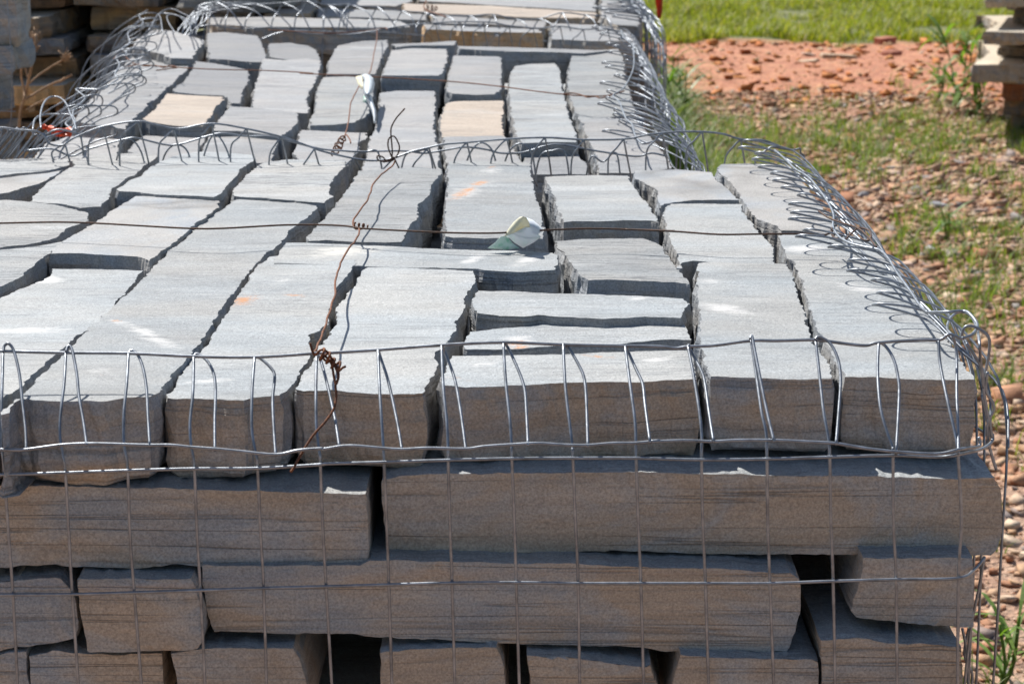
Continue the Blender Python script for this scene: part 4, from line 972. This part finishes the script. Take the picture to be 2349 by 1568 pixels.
lab = empty('paper_label')
tag(lab, 'curled white paper label with green edges, hooked on the rusty wire of the near stack', 'label', 'curled paper labels')
yl = at_z(*px('5', [(1300, 720)])[0], T + 0.008).y
sheet('printed_side', [[(1325, 542), (1370, 560), (1405, 590), (1432, 618)], [(1345, 590), (1375, 600), (1395, 612), (1398, 640)], [(1275, 622), (1320, 640), (1370, 655), (1415, 658)], [(1215, 648), (1260, 690), (1310, 722), (1372, 690)]], '5',
      lambda i, j: yl + 0.012 - 0.018 * math.sin(i * math.pi) + 0.010 * j, M_paper, lab)
sheet('backing', [[(1290, 540), (1310, 536), (1330, 543), (1345, 570)], [(1255, 570), (1290, 570), (1325, 575), (1350, 598)], [(1222, 612), (1250, 612), (1290, 605), (1330, 602)], [(1200, 655), (1220, 648), (1250, 635), (1280, 622)]], '5',
      lambda i, j: yl - 0.006 - 0.006 * math.sin(j * math.pi) + 0.006 * i, M_cream_p, lab)
sheet('green_edge', [[(1178, 655), (1200, 652), (1215, 650)], [(1145, 690), (1190, 695), (1245, 690)], [(1103, 724), (1200, 732), (1290, 724)]], '5',
      lambda i, j: yl - 0.004 + 0.008 * j, M_green, lab)
lab2 = empty('paper_label')
tag(lab2, 'curled white label hanging in a long twisted strip from the wire of the middle stack', 'label', 'curled paper labels')
y2 = at_z(*px('2', [(410, 560)])[0], T2 + 0.01).y
sheet('printed_side', [[(385, 470), (410, 464), (435, 470), (458, 490)], [(400, 500), (420, 505), (445, 510), (468, 525)], [(395, 545), (415, 555), (440, 560), (462, 560)], [(400, 588), (415, 592), (430, 592), (448, 588)]], '2', lambda i, j: ('z', T2 + 0.040 - 0.006 * i + 0.010 * math.sin(j * math.pi)), M_paper, lab2)
sheet('backing', [[(350, 482), (368, 476), (388, 472)], [(358, 520), (372, 510), (392, 500)], [(385, 560), (390, 560), (398, 550)]], '2', lambda i, j: ('z', T2 + 0.030 + 0.006 * j), M_cream_p, lab2)
sheet('hanging_strip', [[(400, 592), (425, 592), (445, 594)], [(418, 630), (445, 640), (462, 650)], [(445, 690), (462, 690), (476, 690)], [(458, 735), (466, 735), (476, 730)], [(462, 775), (467, 775), (472, 770)]], '2', lambda i, j: ('z', T2 + 0.032 - 0.022 * i + 0.006 * math.sin(j * 3)), M_paper, lab2)
sheet('green_edge', [[(400, 595), (412, 598), (425, 600)], [(392, 640), (410, 645), (425, 642)]], '2', lambda i, j: ('z', T2 + 0.022 - 0.01 * i), M_green, lab2)

tp = empty('orange_tape')
tag(tp, 'crumpled orange tape scrap tied at the near left corner of the middle stack', 'tape')
y4 = 3.22
sheet('ribbon', [[(275, 840), (300, 832), (325, 860), (340, 880)], [(285, 870), (310, 868), (335, 885), (350, 895)]], '1', lambda i, j: y4 + 0.01 * math.sin(j * 5), M_orange, tp)
sheet('ribbon', [[(345, 875), (380, 862), (420, 870), (470, 880)], [(350, 900), (390, 895), (430, 895), (480, 900)], [(375, 915), (400, 920), (440, 915), (475, 912)]], '1', lambda i, j: y4 - 0.015 * math.sin(j * 7 + i * 3), M_orange, tp)
sheet('ribbon', [[(300, 850), (340, 842), (380, 858), (430, 862), (475, 850)], [(320, 880), (350, 872), (390, 880), (440, 890), (485, 885)], [(345, 905), (375, 910), (400, 905), (445, 915), (478, 918)]], '1', lambda i, j: y4 - 0.03 + 0.012 * math.sin(j * 9 + i * 4), M_orange, tp)
tp2 = empty('orange_tape')
tag(tp2, 'orange tape strip hanging at the right side of the third stack near the lawn', 'tape')
sheet('ribbon', [[(2225, -60), (2245, -60), (2270, -60)], [(2228, 20), (2248, 20), (2272, 20)], [(2235, 70), (2250, 75), (2270, 70)], [(2238, 110), (2248, 118), (2262, 112)]], '2', lambda i, j: 6.1 + 0.02 * math.sin(j * 3 + i), M_orange, tp2)

# ------------------------------------------------------------------ ground
def ground_mat():
    t = NT('red_gravelly_soil')
    g = t.node('ShaderNodeNewGeometry').outputs['Position']
    sep = t.node('ShaderNodeSeparateXYZ'); t.set(sep, 0, g)
    n = t.noise(g, 1.3, 5, 0.6)
    y = t.math('ADD', sep.outputs[1], t.math('MULTIPLY', t.math('SUBTRACT', n, 0.5), 3.0))
    soil = t.ramp(t.noise(g, 14, 6, 0.65), [(0.3, (0.24, 0.105, 0.050)), (0.5, (0.38, 0.20, 0.105)), (0.7, (0.48, 0.30, 0.175))])
    red = t.ramp(t.noise(g, 9, 6, 0.65), [(0.3, (0.32, 0.07, 0.010)), (0.5, (0.47, 0.135, 0.022)), (0.7, (0.54, 0.22, 0.055))])
    col = t.mix(t.ramp(t.math('MULTIPLY', t.math('SUBTRACT', y, 10.0), 0.25, clamp=True), [(0.3, 0.0), (0.6, 1.0)]), soil, red)
    lawn = t.ramp(t.noise(g, 5, 5, 0.6), [(0.35, (0.10, 0.12, 0.02)), (0.65, (0.20, 0.20, 0.05))])
    gy = t.math('ADD', sep.outputs[1], t.math('MULTIPLY', t.math('SUBTRACT', t.noise(g, 3.0, 4, 0.6), 0.5), 1.2))
    col = t.mix(t.math('MULTIPLY', t.math('SUBTRACT', gy, 15.2), 3.0, clamp=True), col, lawn)
    vo = t.node('ShaderNodeTexVoronoi', {'Vector': g, 'Scale': 70.0})
    hs = t.node('ShaderNodeHueSaturation', {'Saturation': 0.8, 'Value': 1.0, 'Color': col})
    t.set(hs, 'Value', t.math('ADD', 0.7, t.math('MULTIPLY', t.node('ShaderNodeSeparateColor', {'Color': vo.outputs['Color']}).outputs[0], 0.6)))
    t.set(t.b, 'Base Color', hs.outputs[0])
    t.b.inputs['Roughness'].default_value = 0.95
    nb = t.bump(vo.outputs['Distance'], 0.7, 0.01)
    t.set(t.b, 'Normal', t.bump(t.noise(g, 25, 6, 0.7), 0.7, 0.02, nb))
    return t.m
def gz(x, y):
    b = 0.12 * math.exp(-((y - 13.9) / 0.9) ** 2) * (0.5 + 0.5 * noise.noise(Vector((x * 0.9, y * 0.6, 3)))) if x > 0.6 else 0
    return 0.02 * noise.noise(Vector((x * 1.1, y * 1.1, 0))) + 0.008 * noise.noise(Vector((x * 6, y * 6, 0))) + b * 0.5
NX, NY = 140, 300
xs = np.concatenate([[-60, -20, -8], np.linspace(-3, 6, NX - 6), [9, 20, 60]])
ys = np.concatenate([[-40, -10, -3], np.linspace(0, 21, NY - 6), [26, 60, 200]])
V = []
for yy in ys:
    for xx in xs:
        V.append((xx, yy, gz(xx, yy) if abs(xx) < 7 and -1 < yy < 22 else 0.0))
F = []
n_ = len(xs)
for j in range(len(ys) - 1):
    for i in range(n_ - 1):
        F.append((j * n_ + i, j * n_ + i + 1, (j + 1) * n_ + i + 1, (j + 1) * n_ + i))
gnd = big_mesh('ground', np.array(V), np.array(F), [ground_mat()], 4, smooth=True)
tag(gnd, kind='structure')

# gravel: one carpet nobody could count
def island_mat(name, stops, rough=0.85, bump=0.5, bscale=120, trans=None):
    t = NT(name)
    g = t.node('ShaderNodeNewGeometry')
    col = t.ramp(g.outputs['Random Per Island'], stops)
    n = t.noise(g.outputs['Position'], bscale, 4, 0.6)
    col = t.mix(1.0, col, t.ramp(n, [(0.3, 0.75), (0.7, 1.2)]), 'MULTIPLY')
    t.set(t.b, 'Base Color', col)
    t.b.inputs['Roughness'].default_value = rough
    if bump: t.set(t.b, 'Normal', t.bump(n, bump, 0.004))
    if trans:
        tr = t.node('ShaderNodeBsdfTranslucent'); t.set(tr, 0, t.mix(1.0, col, (*trans, 1), 'MULTIPLY'))
        mx = t.node('ShaderNodeMixShader'); mx.inputs[0].default_value = 0.4
        t.l.new(t.b.outputs[0], mx.inputs[1]); t.l.new(tr.outputs[0], mx.inputs[2])
        t.l.new(mx.outputs[0], t.n['Material Output'].inputs[0])
    return t.m
M_gravel = island_mat('mixed_gravel', [(0.0, (0.40, 0.25, 0.14)), (0.15, (0.30, 0.12, 0.055)), (0.3, (0.46, 0.31, 0.19)), (0.45, (0.38, 0.165, 0.08)), (0.6, (0.24, 0.215, 0.20)), (0.66, (0.46, 0.29, 0.16)), (0.85, (0.34, 0.20, 0.12)), (1.0, (0.56, 0.43, 0.31))])
bm = bmesh.new(); bmesh.ops.create_icosphere(bm, subdivisions=1, radius=1.0)
bm.free(); bm = bmesh.new(); bmesh.ops.create_cube(bm, size=1.5); bmesh.ops.triangulate(bm, faces=bm.faces[:])
icoV = np.array([v.co[:] for v in bm.verts]); icoF = np.array([[v.index for v in f.verts] for f in bm.faces]); bm.free()
rng = np.random.default_rng(7)
def visible_x(y):       # the ground right of the stacks
    return 0.42 + 0.03 * y, 0.3 + 0.235 * y
def scatter(n, ya, yb, smin, smax, power=2.5, dens=None, xr=None):
    V, F = [], []
    k = 0
    while k < n:
        y = ya + (yb - ya) * rng.random()
        x0, x1 = xr(y) if xr else visible_x(y)
        if rng.random() > (x1 - x0) / (0.3 + 0.235 * yb): continue
        x = x0 + (x1 - x0) * rng.random()
        if dens and rng.random() > dens(x, y): continue
        s = smin + (smax - smin) * rng.random() ** power
        sc = s * np.array([1.0, rng.uniform(0.55, 1.0), rng.uniform(0.22, 0.6)])
        a = rng.uniform(0, 6.283); ca, sa = math.cos(a), math.sin(a)
        P = (icoV * (1 + rng.uniform(-0.38, 0.22, (len(icoV), 1))) + rng.uniform(-0.16, 0.16, icoV.shape)) * sc
        tl = rng.uniform(-0.45, 0.45)
        P = np.stack([P[:, 0] * ca - P[:, 1] * sa, P[:, 0] * sa + P[:, 1] * ca, P[:, 2] + tl * P[:, 0]], 1)
        P += np.array([x, y, gz(x, y) + sc[2] * 0.35])
        V.append(P); F.append(icoF + k * len(icoV)); k += 1
    return np.concatenate(V), np.concatenate(F)
V1, F1 = scatter(44000, 3.3, 12.4, 0.0035, 0.027, 4.5, dens=lambda x, y: 0.45 + 0.55 * min(1, max(0, (y - 3.6) / 3)) if noise.noise(Vector((x * 1.6, y * 1.2, 40))) > -0.22 else 0.35)
V2, F2 = scatter(4200, 11.8, 15.3, 0.004, 0.045, 9.0, xr=lambda y: (0.4, 0.4 + 0.235 * y))
V4, F4 = scatter(450, 3.5, 12.0, 0.022, 0.048, 1.6)
V1, F1 = np.concatenate([V1, V4]), np.concatenate([F1, F4 + len(V1)])
V3, F3 = scatter(1200, 5.0, 8.0, 0.01, 0.04, 2.5, xr=lambda y: (-1.4, -0.75))
M_redgravel = island_mat('red_gravel', [(0.0, (0.42, 0.12, 0.018)), (0.4, (0.50, 0.21, 0.055)), (0.75, (0.34, 0.09, 0.018)), (0.90, (0.52, 0.34, 0.18)), (1.0, (0.42, 0.34, 0.26))])
fm_ = np.zeros(len(F1) + len(F2) + len(F3)); fm_[len(F1):len(F1) + len(F2)] = 1
o = big_mesh('gravel', np.concatenate([V1, V2, V3]), np.concatenate([F1, F2 + len(V1), F3 + len(V1) + len(V2)]), [M_gravel, M_redgravel], mi=fm_)
tag(o, 'loose red and tan gravel covering the ground right of the stacks', 'gravel', kind='stuff')

# grass blades
def blades(pts, lmin, lmax, wd, lean=0.6):
    """pts: (x,y) list; each a bent blade of 3 quads"""
    V, F = [], []
    for k, (x, y, s) in enumerate(pts):
        Lh = rng.uniform(lmin, lmax) * s
        a = rng.uniform(0, 6.283); le = rng.uniform(0.15, lean)
        d = np.array([math.cos(a), math.sin(a), 0]); sd = np.array([-math.sin(a), math.cos(a), 0]) * wd * rng.uniform(0.6, 1.3) * s ** 0.3
        b = np.array([x, y, gz(x, y) - 0.003])
        P = []
        for i, t in enumerate((0, 0.35, 0.7, 1.0)):
            c = b + d * Lh * le * t * t * 1.2 + np.array([0, 0, Lh * (t - 0.35 * le * t * t)])
            wv = sd * (1 - t) ** 0.6 * 0.5 if i < 3 else sd * 0.04
            P += [c - wv, c + wv]
        V.append(np.array(P))
        o = k * 8
        F += [(o, o + 1, o + 3, o + 2), (o + 2, o + 3, o + 5, o + 4), (o + 4, o + 5, o + 7, o + 6)]
    return np.concatenate(V), np.array(F)
M_grass = island_mat('weedy_grass', [(0.0, (0.09, 0.15, 0.02)), (0.4, (0.15, 0.22, 0.03)), (0.75, (0.22, 0.27, 0.05)), (0.9, (0.22, 0.23, 0.08)), (1.0, (0.34, 0.28, 0.14))], 0.55, 0, trans=(1.3, 1.5, 0.5))
M_lawn = island_mat('lawn_grass', [(0.0, (0.17, 0.20, 0.018)), (0.5, (0.25, 0.29, 0.025)), (0.8, (0.34, 0.34, 0.05)), (1.0, (0.52, 0.42, 0.18))], 0.55, 0, trans=(1.3, 1.4, 0.4))
pts = []
def clump(x, y):
    n1 = noise.noise(Vector((x * 1.7, y * 1.0, 11.0))); n2 = noise.noise(Vector((x * 5, y * 3.5, 4.0)))
    g = n1 * 0.55 + n2 * 0.75
    g += 0.45 * math.exp(-((y - 10.6) / 1.0) ** 2) + 0.2 * math.exp(-((y - 6.5) / 1.2) ** 2) - 0.6 * math.exp(-((y - 13.5) / 1.3) ** 2) - 0.15 * math.exp(-((y - 4.5) / 1.0) ** 2)
    return g
tries = 0
while len(pts) < 17000 and tries < 400000:
    tries += 1
    y = 3.4 + 11.6 * rng.random(); x0, x1 = visible_x(y)
    x1 += 0.15
    x = x0 + (x1 - x0) * rng.random()
    if clump(x, y) > 0.02 + rng.random() * 0.75:
        for _ in range(3): pts.append((x + rng.normal(0, 0.02), y + rng.normal(0, 0.03), rng.uniform(0.6, 1.5)))
# rank weeds in the shade beside the far stacks
for _ in range(9000):
    y = rng.uniform(8.3, 12.6); x = 0.45 + 0.42 * rng.random() ** 1.3 * (0.8 + 0.2 * math.sin(y * 2.3))
    pts.append((x, y, rng.uniform(1.6, 5.0) * (1.15 - (x - 0.45))))
for _ in range(700):
    pts.append((rng.uniform(-1.2, -0.72), rng.uniform(4.6, 5.8), rng.uniform(1.5, 3.5)))
Vg, Fg = blades(pts, 0.025, 0.085, 0.0048, 1.2)
o = big_mesh('weedy_grass', Vg, Fg, [M_grass], 4)
tag(o, 'patchy green weeds and grass growing through the gravel', 'grass', kind='stuff')
pts = []
for _ in range(60000):
    y = 15.1 + 6.5 * rng.random() ** 1.1; x = 0.2 + (0.6 + 0.24 * y) * rng.random()
    e = 15.35 + 0.35 * noise.noise(Vector((x * 1.5, 0, 0)))
    bare = noise.noise(Vector((x * 1.6 + 20, y * 0.8, 0)))
    e += 0.25 * noise.noise(Vector((x * 5, 3, 0)))
    if y < e or (y < 16.6 and bare > 0.28): continue
    hgt = noise.noise(Vector((x * 2.2, y * 1.5, 7))) + 0.6 * noise.noise(Vector((x * 6, y * 4, 2)))
    if hgt + rng.random() * 0.9 < 0.05: continue
    pts.append((x, y, max(0.35, 1.0 + 0.8 * hgt)))
Vg, Fg = blades(pts, 0.04, 0.10, 0.010, 0.9)
o = big_mesh('lawn', Vg, Fg, [M_lawn], 4)
tag(o, 'bright green lawn beyond the strip of red earth', 'grass', kind='stuff')

# ------------------------------------------------------------------ single rocks on the ground
def rock_mat(name, c, c2): return plain(name, c, 0.85, 0, 40, 0.3, c2)
RM = {'tan': rock_mat('tan_rock', (0.42, 0.29, 0.18), (0.50, 0.37, 0.25)), 'red': rock_mat('red_rock', (0.34, 0.11, 0.06), (0.42, 0.17, 0.10)), 'grey': rock_mat('grey_rock', (0.25, 0.25, 0.27), (0.33, 0.32, 0.31)),
      'peach': rock_mat('peach_rock', (0.50, 0.33, 0.23), (0.58, 0.42, 0.32)), 'white': rock_mat('white_rock', (0.68, 0.66, 0.64), (0.6, 0.58, 0.56))}
def rock(x, y, wpx, hr, m, label, flat=False, seed=0, name='rock'):
    a, b = px('3', [(x, y)])[0]
    p = at_z(a, b, 0.01)
    s = wpx / 2.486 / FPX * p.y * 0.5
    bmx = bmesh.new(); bmesh.ops.create_cube(bmx, size=2.0) if flat else bmesh.ops.create_icosphere(bmx, subdivisions=2, radius=1.0)
    if flat: bmesh.ops.subdivide_edges(bmx, edges=bmx.edges[:], cuts=3, use_grid_fill=True)
    for v in bmx.verts:
        c = v.co.copy()
        k = 1 + 0.22 * noise.noise(c * 1.1 + Vector((seed * 5.3, 0, 0))) + 0.08 * noise.noise(c * 4 + Vector((seed, 0, 0)))
        v.co = Vector((c.x * s * k, c.y * s * k * 0.75, c.z * s * hr * (k if not flat else 1 + 0.12 * noise.noise(c * 3))))
        if not flat: v.co.z = max(v.co.z, -s * hr * 0.5)
    me = bpy.data.meshes.new(name); bmx.to_mesh(me); bmx.free(); me.materials.append(RM[m])
    o = bpy.data.objects.new(name, me); COL.objects.link(o)
    o.location = (p.x, p.y, gz(p.x, p.y) + s * hr * 0.5)
    o.rotation_euler = (0.05 * (seed % 3 - 1), 0.06 * (seed % 5 - 2), 0.5 * math.sin(seed * 2.1))
    return tag(o, label, 'rock', 'single rocks on the gravel')
rock(1480, 240, 100, 0.55, 'red', 'flat topped red brick sized block at the border of the lawn', True, 1)
rock(1520, 325, 120, 0.42, 'red', 'big dark red boulder on the red earth strip', False, 2)
rock(1215, 345, 190, 0.12, 'tan', 'flat tan slab lying on the red earth strip', True, 3, 'stone_slab')
rock(1045, 335, 90, 0.25, 'peach', 'peach rock left of the flat tan slab', False, 4)
rock(1040, 368, 110, 0.12, 'tan', 'small flat slab in front of the larger tan slab', True, 5, 'stone_slab')
rock(1515, 645, 85, 0.6, 'tan', 'angular brown rock standing among weeds in the middle distance', False, 6)
rock(1490, 925, 90, 0.55, 'tan', 'angular tan rock, upper of a touching pair', False, 7)
rock(1525, 985, 100, 0.45, 'peach', 'pale angular rock, lower of a touching pair', False, 8)
rock(1790, 1165, 120, 0.35, 'grey', 'low dark grey rock right of the middle', False, 9)
rock(1360, 1105, 80, 0.5, 'grey', 'small grey rock close to the wire loops', False, 10)
rock(2085, 1275, 160, 0.3, 'tan', 'wedge shaped tan rock at the right side', True, 11)
rock(1575, 1495, 130, 0.2, 'peach', 'long flat pale rock beside the wire loops', True, 12, 'stone_slab')
rock(1670, 1370, 55, 0.75, 'peach', 'round peach coloured pebble', False, 13)
rock(1742, 1418, 75, 0.4, 'white', 'small white pebble lying near the round peach one', False, 14)
rock(1560, 1170, 70, 0.55, 'peach', 'smooth pinkish rock between grass tufts', False, 15)
rock(1660, 1065, 70, 0.5, 'grey', 'bluish grey rock above the white pebble', False, 16)

# ------------------------------------------------------------------ stacks of flagstone in the background
def slab(x0, x1, y0, y1, z, h, mats, label, group, seed, name='stone_slab', rot=0.0, jit=0.03, skew=0.0):
    rnd = random.Random(seed)
    j = lambda: rnd.uniform(-jit, jit)
    cx, cy = (x0 + x1) / 2, (y0 + y1) / 2
    pts = [(x0 + j(), y0 + j()), (x0 + (x1 - x0) * rnd.uniform(.25, .45), y0 + j()), (x0 + (x1 - x0) * rnd.uniform(.55, .8), y0 + j()), (x1 + j(), y0 + abs(j())), (x1 + j(), cy + j()), (x1 + j(), y1 + j()), (cx + j(), y1 + j()), (x0 + skew + j(), y1 + j()), (x0 + skew * 0.6 + j(), cy + j())]
    o = stone(name, [Vector(p) for p in pts], h, 'z', z, step=0.015, jag=0.006, seed=seed, mats=mats, rings=[0, 0.005, 0.018, 0.04, 0.07], tilt=(rnd.uniform(-.03, .03), rnd.uniform(-.02, .02)), belly=0.006)
    return tag(o, label, 'stone slab', group)
GL = 'slabs in the brown flagstone stack behind at left'
rnd = random.Random(99)
z = 1.30
lev = 0
ordn = ['topmost', 'second', 'third', 'fourth', 'fifth', 'sixth', 'seventh', 'eighth', 'ninth', 'tenth', 'eleventh', 'twelfth', 'thirteenth', 'fourteenth', 'fifteenth', 'sixteenth', 'seventeenth', 'eighteenth', 'nineteenth', 'twentieth']
tones = ['warm tan', 'dark brown', 'grey', 'mottled brown']
MF = [[M_flag_top, stone_side('flag_edge_tan', (0.58, 0.38, 0.18), (0.44, 0.30, 0.17), (0.30, 0.25, 0.18), stain=0.4)],
      [M_flag_top, stone_side('flag_edge_brown', (0.26, 0.15, 0.08), (0.18, 0.12, 0.08), (0.13, 0.10, 0.08))],
      [M_top2, stone_side('flag_edge_grey', (0.26, 0.24, 0.20), (0.22, 0.215, 0.20), (0.19, 0.19, 0.19))], [M_flag_top, M_flag_side]]
while z > 0.05:
    h = rnd.uniform(0.038, 0.062)
    x = -1.75
    k = 0
    off = rnd.uniform(-0.12, 0.12)
    pos = ['far left', 'left', 'middle', 'right', 'far right']
    xx = [-1.75, -1.28 + rnd.uniform(-.06, .06), -1.02 + rnd.uniform(-.07, .07), -0.80 + rnd.uniform(-.05, .05), -0.55]
    for k in range(4):
        mi = rnd.randrange(4)
        y0 = 5.95 - min(0.36, lev * 0.030) + rnd.choice((-0.10, -0.03, 0.0, 0.05, 0.10))
        slab(xx[k] + rnd.uniform(0, .03), xx[k + 1] - rnd.uniform(0, .03), y0, y0 + 0.7, z, h - 0.004, MF[mi], '%s slab in the %s layer from the top of the brown flagstone stack, %s end' % (tones[mi], ordn[min(lev, 19)], pos[k]), GL, 1000 + lev * 10 + k)
    z -= h
    lev += 1

# blue-grey stack at the left border of the picture
GB = 'blocks of the blue grey stack at the left border'
z = 1.18
lev = 0
rnd = random.Random(5)
while z > 0.05:
    h = rnd.uniform(0.055, 0.10)
    y0 = 4.25 + rnd.uniform(-.04, .04)
    xr = -0.920 + rnd.uniform(-0.03, 0.02)
    slab(-1.6, xr, y0, y0 + 0.17, z, h - 0.004, [M_top2, M_side], 'blue grey block at the left border, %s course of its tall stack' % ordn[lev], GB, 3000 + lev, 'stone_block', jit=0.015)
    z -= h
    lev += 1
bw = empty('wire_basket'); tag(bw, 'fine wire netting round the blue grey stack at the left border', 'wire mesh')
w = Wire(); rnd = random.Random(3)
for k in range(7):
    x = -0.89 - k * 0.05
    w.tube([Vector((x + rnd.uniform(-.01, .01), 4.20 + rnd.uniform(-.01, .01), zz)) for zz in np.linspace(1.22, 0.3, 8)], 0.0012, 5, 3)
for zz in (1.2, 1.1, 1.0, 0.9, 0.8, 0.7):
    w.tube([Vector((x, 4.20 + rnd.uniform(-.01, .01), zz + rnd.uniform(-.01, .01))) for x in np.linspace(-1.6, -0.885, 8)], 0.0012, 5, 3)
w.build('front_panel', M_wire, bw)

# flagstone stack at the top right
GR = 'slabs of the flagstone stack at the top right'
def rslab(px0, px1, ytop, hpx, Y, deep, lab, seed, mats, jit=0.05):
    a = at_y(px0, ytop, Y); b = at_y(px1, ytop, Y); c = at_y(px0, ytop + hpx, Y)
    slab(a.x, b.x, Y, Y + deep, a.z, a.z - c.z, mats, lab, GR, seed, jit=jit, skew=a.x * deep / Y + 0.08)
MT = [M_flag_top, M_flag_side]
MG = [M_flag_top, stone_side('flag_edge_pale', (0.44, 0.35, 0.24), (0.38, 0.32, 0.24), (0.30, 0.27, 0.23))]
MR = [M_flag_top, stone_side('flag_edge_red', (0.30, 0.12, 0.06), (0.24, 0.11, 0.06), (0.2, 0.1, 0.06))]
rslab(2262, 2520, 0, 22, 10.7, 1.0, 'topmost pale slab of the stack at the top right corner', 4001, MG)
rslab(2300, 2520, 24, 34, 10.95, 0.9, 'dark thick slab between the two pale slabs of the top right stack', 4003, MT)
rslab(2236, 2520, 84, 30, 10.45, 1.3, 'large pale slab jutting out to the left, second in the stack at the top right', 4002, MG, 0.05)
rslab(2290, 2520, 112, 18, 10.8, 1.0, 'thin shaded slab under the large pale one in the top right stack', 4006, MT)
rslab(2228, 2440, 148, 42, 10.5, 1.1, 'rough grey slab, third pale one in the stack at the top right', 4004, MG)
rslab(2286, 2500, 188, 40, 10.7, 1.0, 'reddish brown slab low in the stack at the top right', 4005, MR)
rslab(2306, 2500, 226, 34, 10.8, 0.9, 'dark brown slab in the shade at the foot of the stack at the top right', 4008, MT)
rslab(2318, 2500, 258, 50, 10.85, 0.9, 'lowest dark slab of the stack at the top right', 4009, MT)

# ------------------------------------------------------------------ weeds as plants of their own
M_weed = island_mat('weed_leaf', [(0.0, (0.10, 0.18, 0.03)), (1.0, (0.18, 0.28, 0.05))], 0.5, 0, trans=(1.3, 1.5, 0.5))
M_stalk = plain('dry_stalk', (0.30, 0.18, 0.10), 0.85, 0, 90, 0.3, (0.42, 0.28, 0.17))
def leaf(V, F, base, d, L, wd, droop, rise):
    sd = Vector((-d.y, d.x, 0)).normalized()
    o = len(V)
    for i in range(6):
        t = i / 5
        c = base + d * L * t + Vector((0, 0, rise * L * t - droop * L * t * t))
        ww = wd * math.sin(math.pi * (0.12 + 0.88 * t)) * 0.5 + 0.0005
        V.append(c - sd * ww); V.append(c + sd * ww)
    for i in range(5):
        F.append((o + 2 * i, o + 2 * i + 1, o + 2 * i + 3, o + 2 * i + 2))
def weed(x, y, H, n, label, seed, wd=0.02, L=0.25):
    p = at_z(x, y, 0.0)
    rnd = random.Random(seed)
    root = empty('weed', (p.x, p.y, gz(p.x, p.y)))
    tag(root, label, 'plant', 'tall weeds among the gravel')
    w = Wire(); V = []; F = []
    for s in range(3):
        a = rnd.uniform(0, 6.28); top = Vector((math.cos(a) * H * 0.2, math.sin(a) * H * 0.2, H * rnd.uniform(0.75, 1)))
        P = [Vector((0, 0, 0)), top * 0.4 + Vector((0.01, 0, 0)), top]
        w.tube(P, 0.003, 5)
        for k in range(n // 3):
            t = rnd.uniform(0.1, 1)
            b = top * t
            a = rnd.uniform(0, 6.28)
            leaf(V, F, b, Vector((math.cos(a), math.sin(a), 0)), L * rnd.uniform(0.5, 1), wd, rnd.uniform(0.5, 1.2), rnd.uniform(0.6, 1.3))
    w.build('stem', M_weed, root)
    link_mesh('leaf_blades', V, F, [M_weed], root)
weed(2195, 255, 0.42, 48, 'tall bright green weed with arching blades left of the top right stack', 1, 0.022, 0.26)
weed(2235, 270, 0.28, 36, 'bushy green weed at the foot of the top right stack', 2, 0.018, 0.2)
weed(2150, 235, 0.2, 30, 'low green weed left of the tall weed', 3, 0.014, 0.16)
weed(2290, 1590, 0.14, 18, 'narrow bladed weed at the lower right corner of the picture', 4, 0.007, 0.16)
weed(2165, 560, 0.13, 12, 'single upright weed on the gravel right of the wire loops', 5, 0.012, 0.11)
weed(1560, 330, 0.34, 60, 'dark green weed clump in the shade right of the stacks', 6, 0.012, 0.24)
weed(1530, 260, 0.30, 48, 'dark weed behind the shaded clump beside the stacks', 7, 0.012, 0.22)

st = empty('dry_weed', (-1.02, 5.0, 0.0))
tag(st, 'dry brown branching weed stalk at the left between the stacks', 'plant')
w = Wire()
yd = 4.95
for q, r in (([(120, 1300), (130, 800), (165, 660), (190, 560), (215, 430), (235, 330), (240, 230)], 0.0035), ([(165, 660), (160, 600), (135, 500), (140, 420), (165, 330)], 0.0025),
             ([(200, 560), (280, 490), (360, 440), (430, 400), (475, 360)], 0.0022), ([(165, 670), (250, 620), (350, 565), (420, 535), (480, 500)], 0.003), ([(175, 740), (250, 690), (330, 660), (440, 655)], 0.002), ([(190, 520), (160, 440), (115, 375)], 0.0018), ([(215, 440), (190, 380), (180, 350)], 0.0015)):
    w.tube([at_y(x, y, yd + 0.02 * math.sin(i)) - st.location for i, (x, y) in enumerate(px('1', q))], r, 6, 4, wob=0.003)
rnd = random.Random(2)
for cx, cy, n in ((235, 290, 46), (440, 400, 34), (162, 350, 16)):
    for k in range(n):
        a, b = px('1', [(cx + rnd.gauss(0, 10), cy + rnd.gauss(0, 32 if cx != 440 else 14))])[0]
        p = at_y(a, b, yd) - st.location
        w.tube([p, p + Vector((rnd.uniform(-.014, .014), rnd.uniform(-.01, .01), rnd.uniform(0, .016)))], 0.0008, 4, 1)
w.build('stalk', M_stalk, st)

scene.render.engine = 'CYCLES'
scene.render.resolution_x = 1024
scene.render.resolution_y = 683
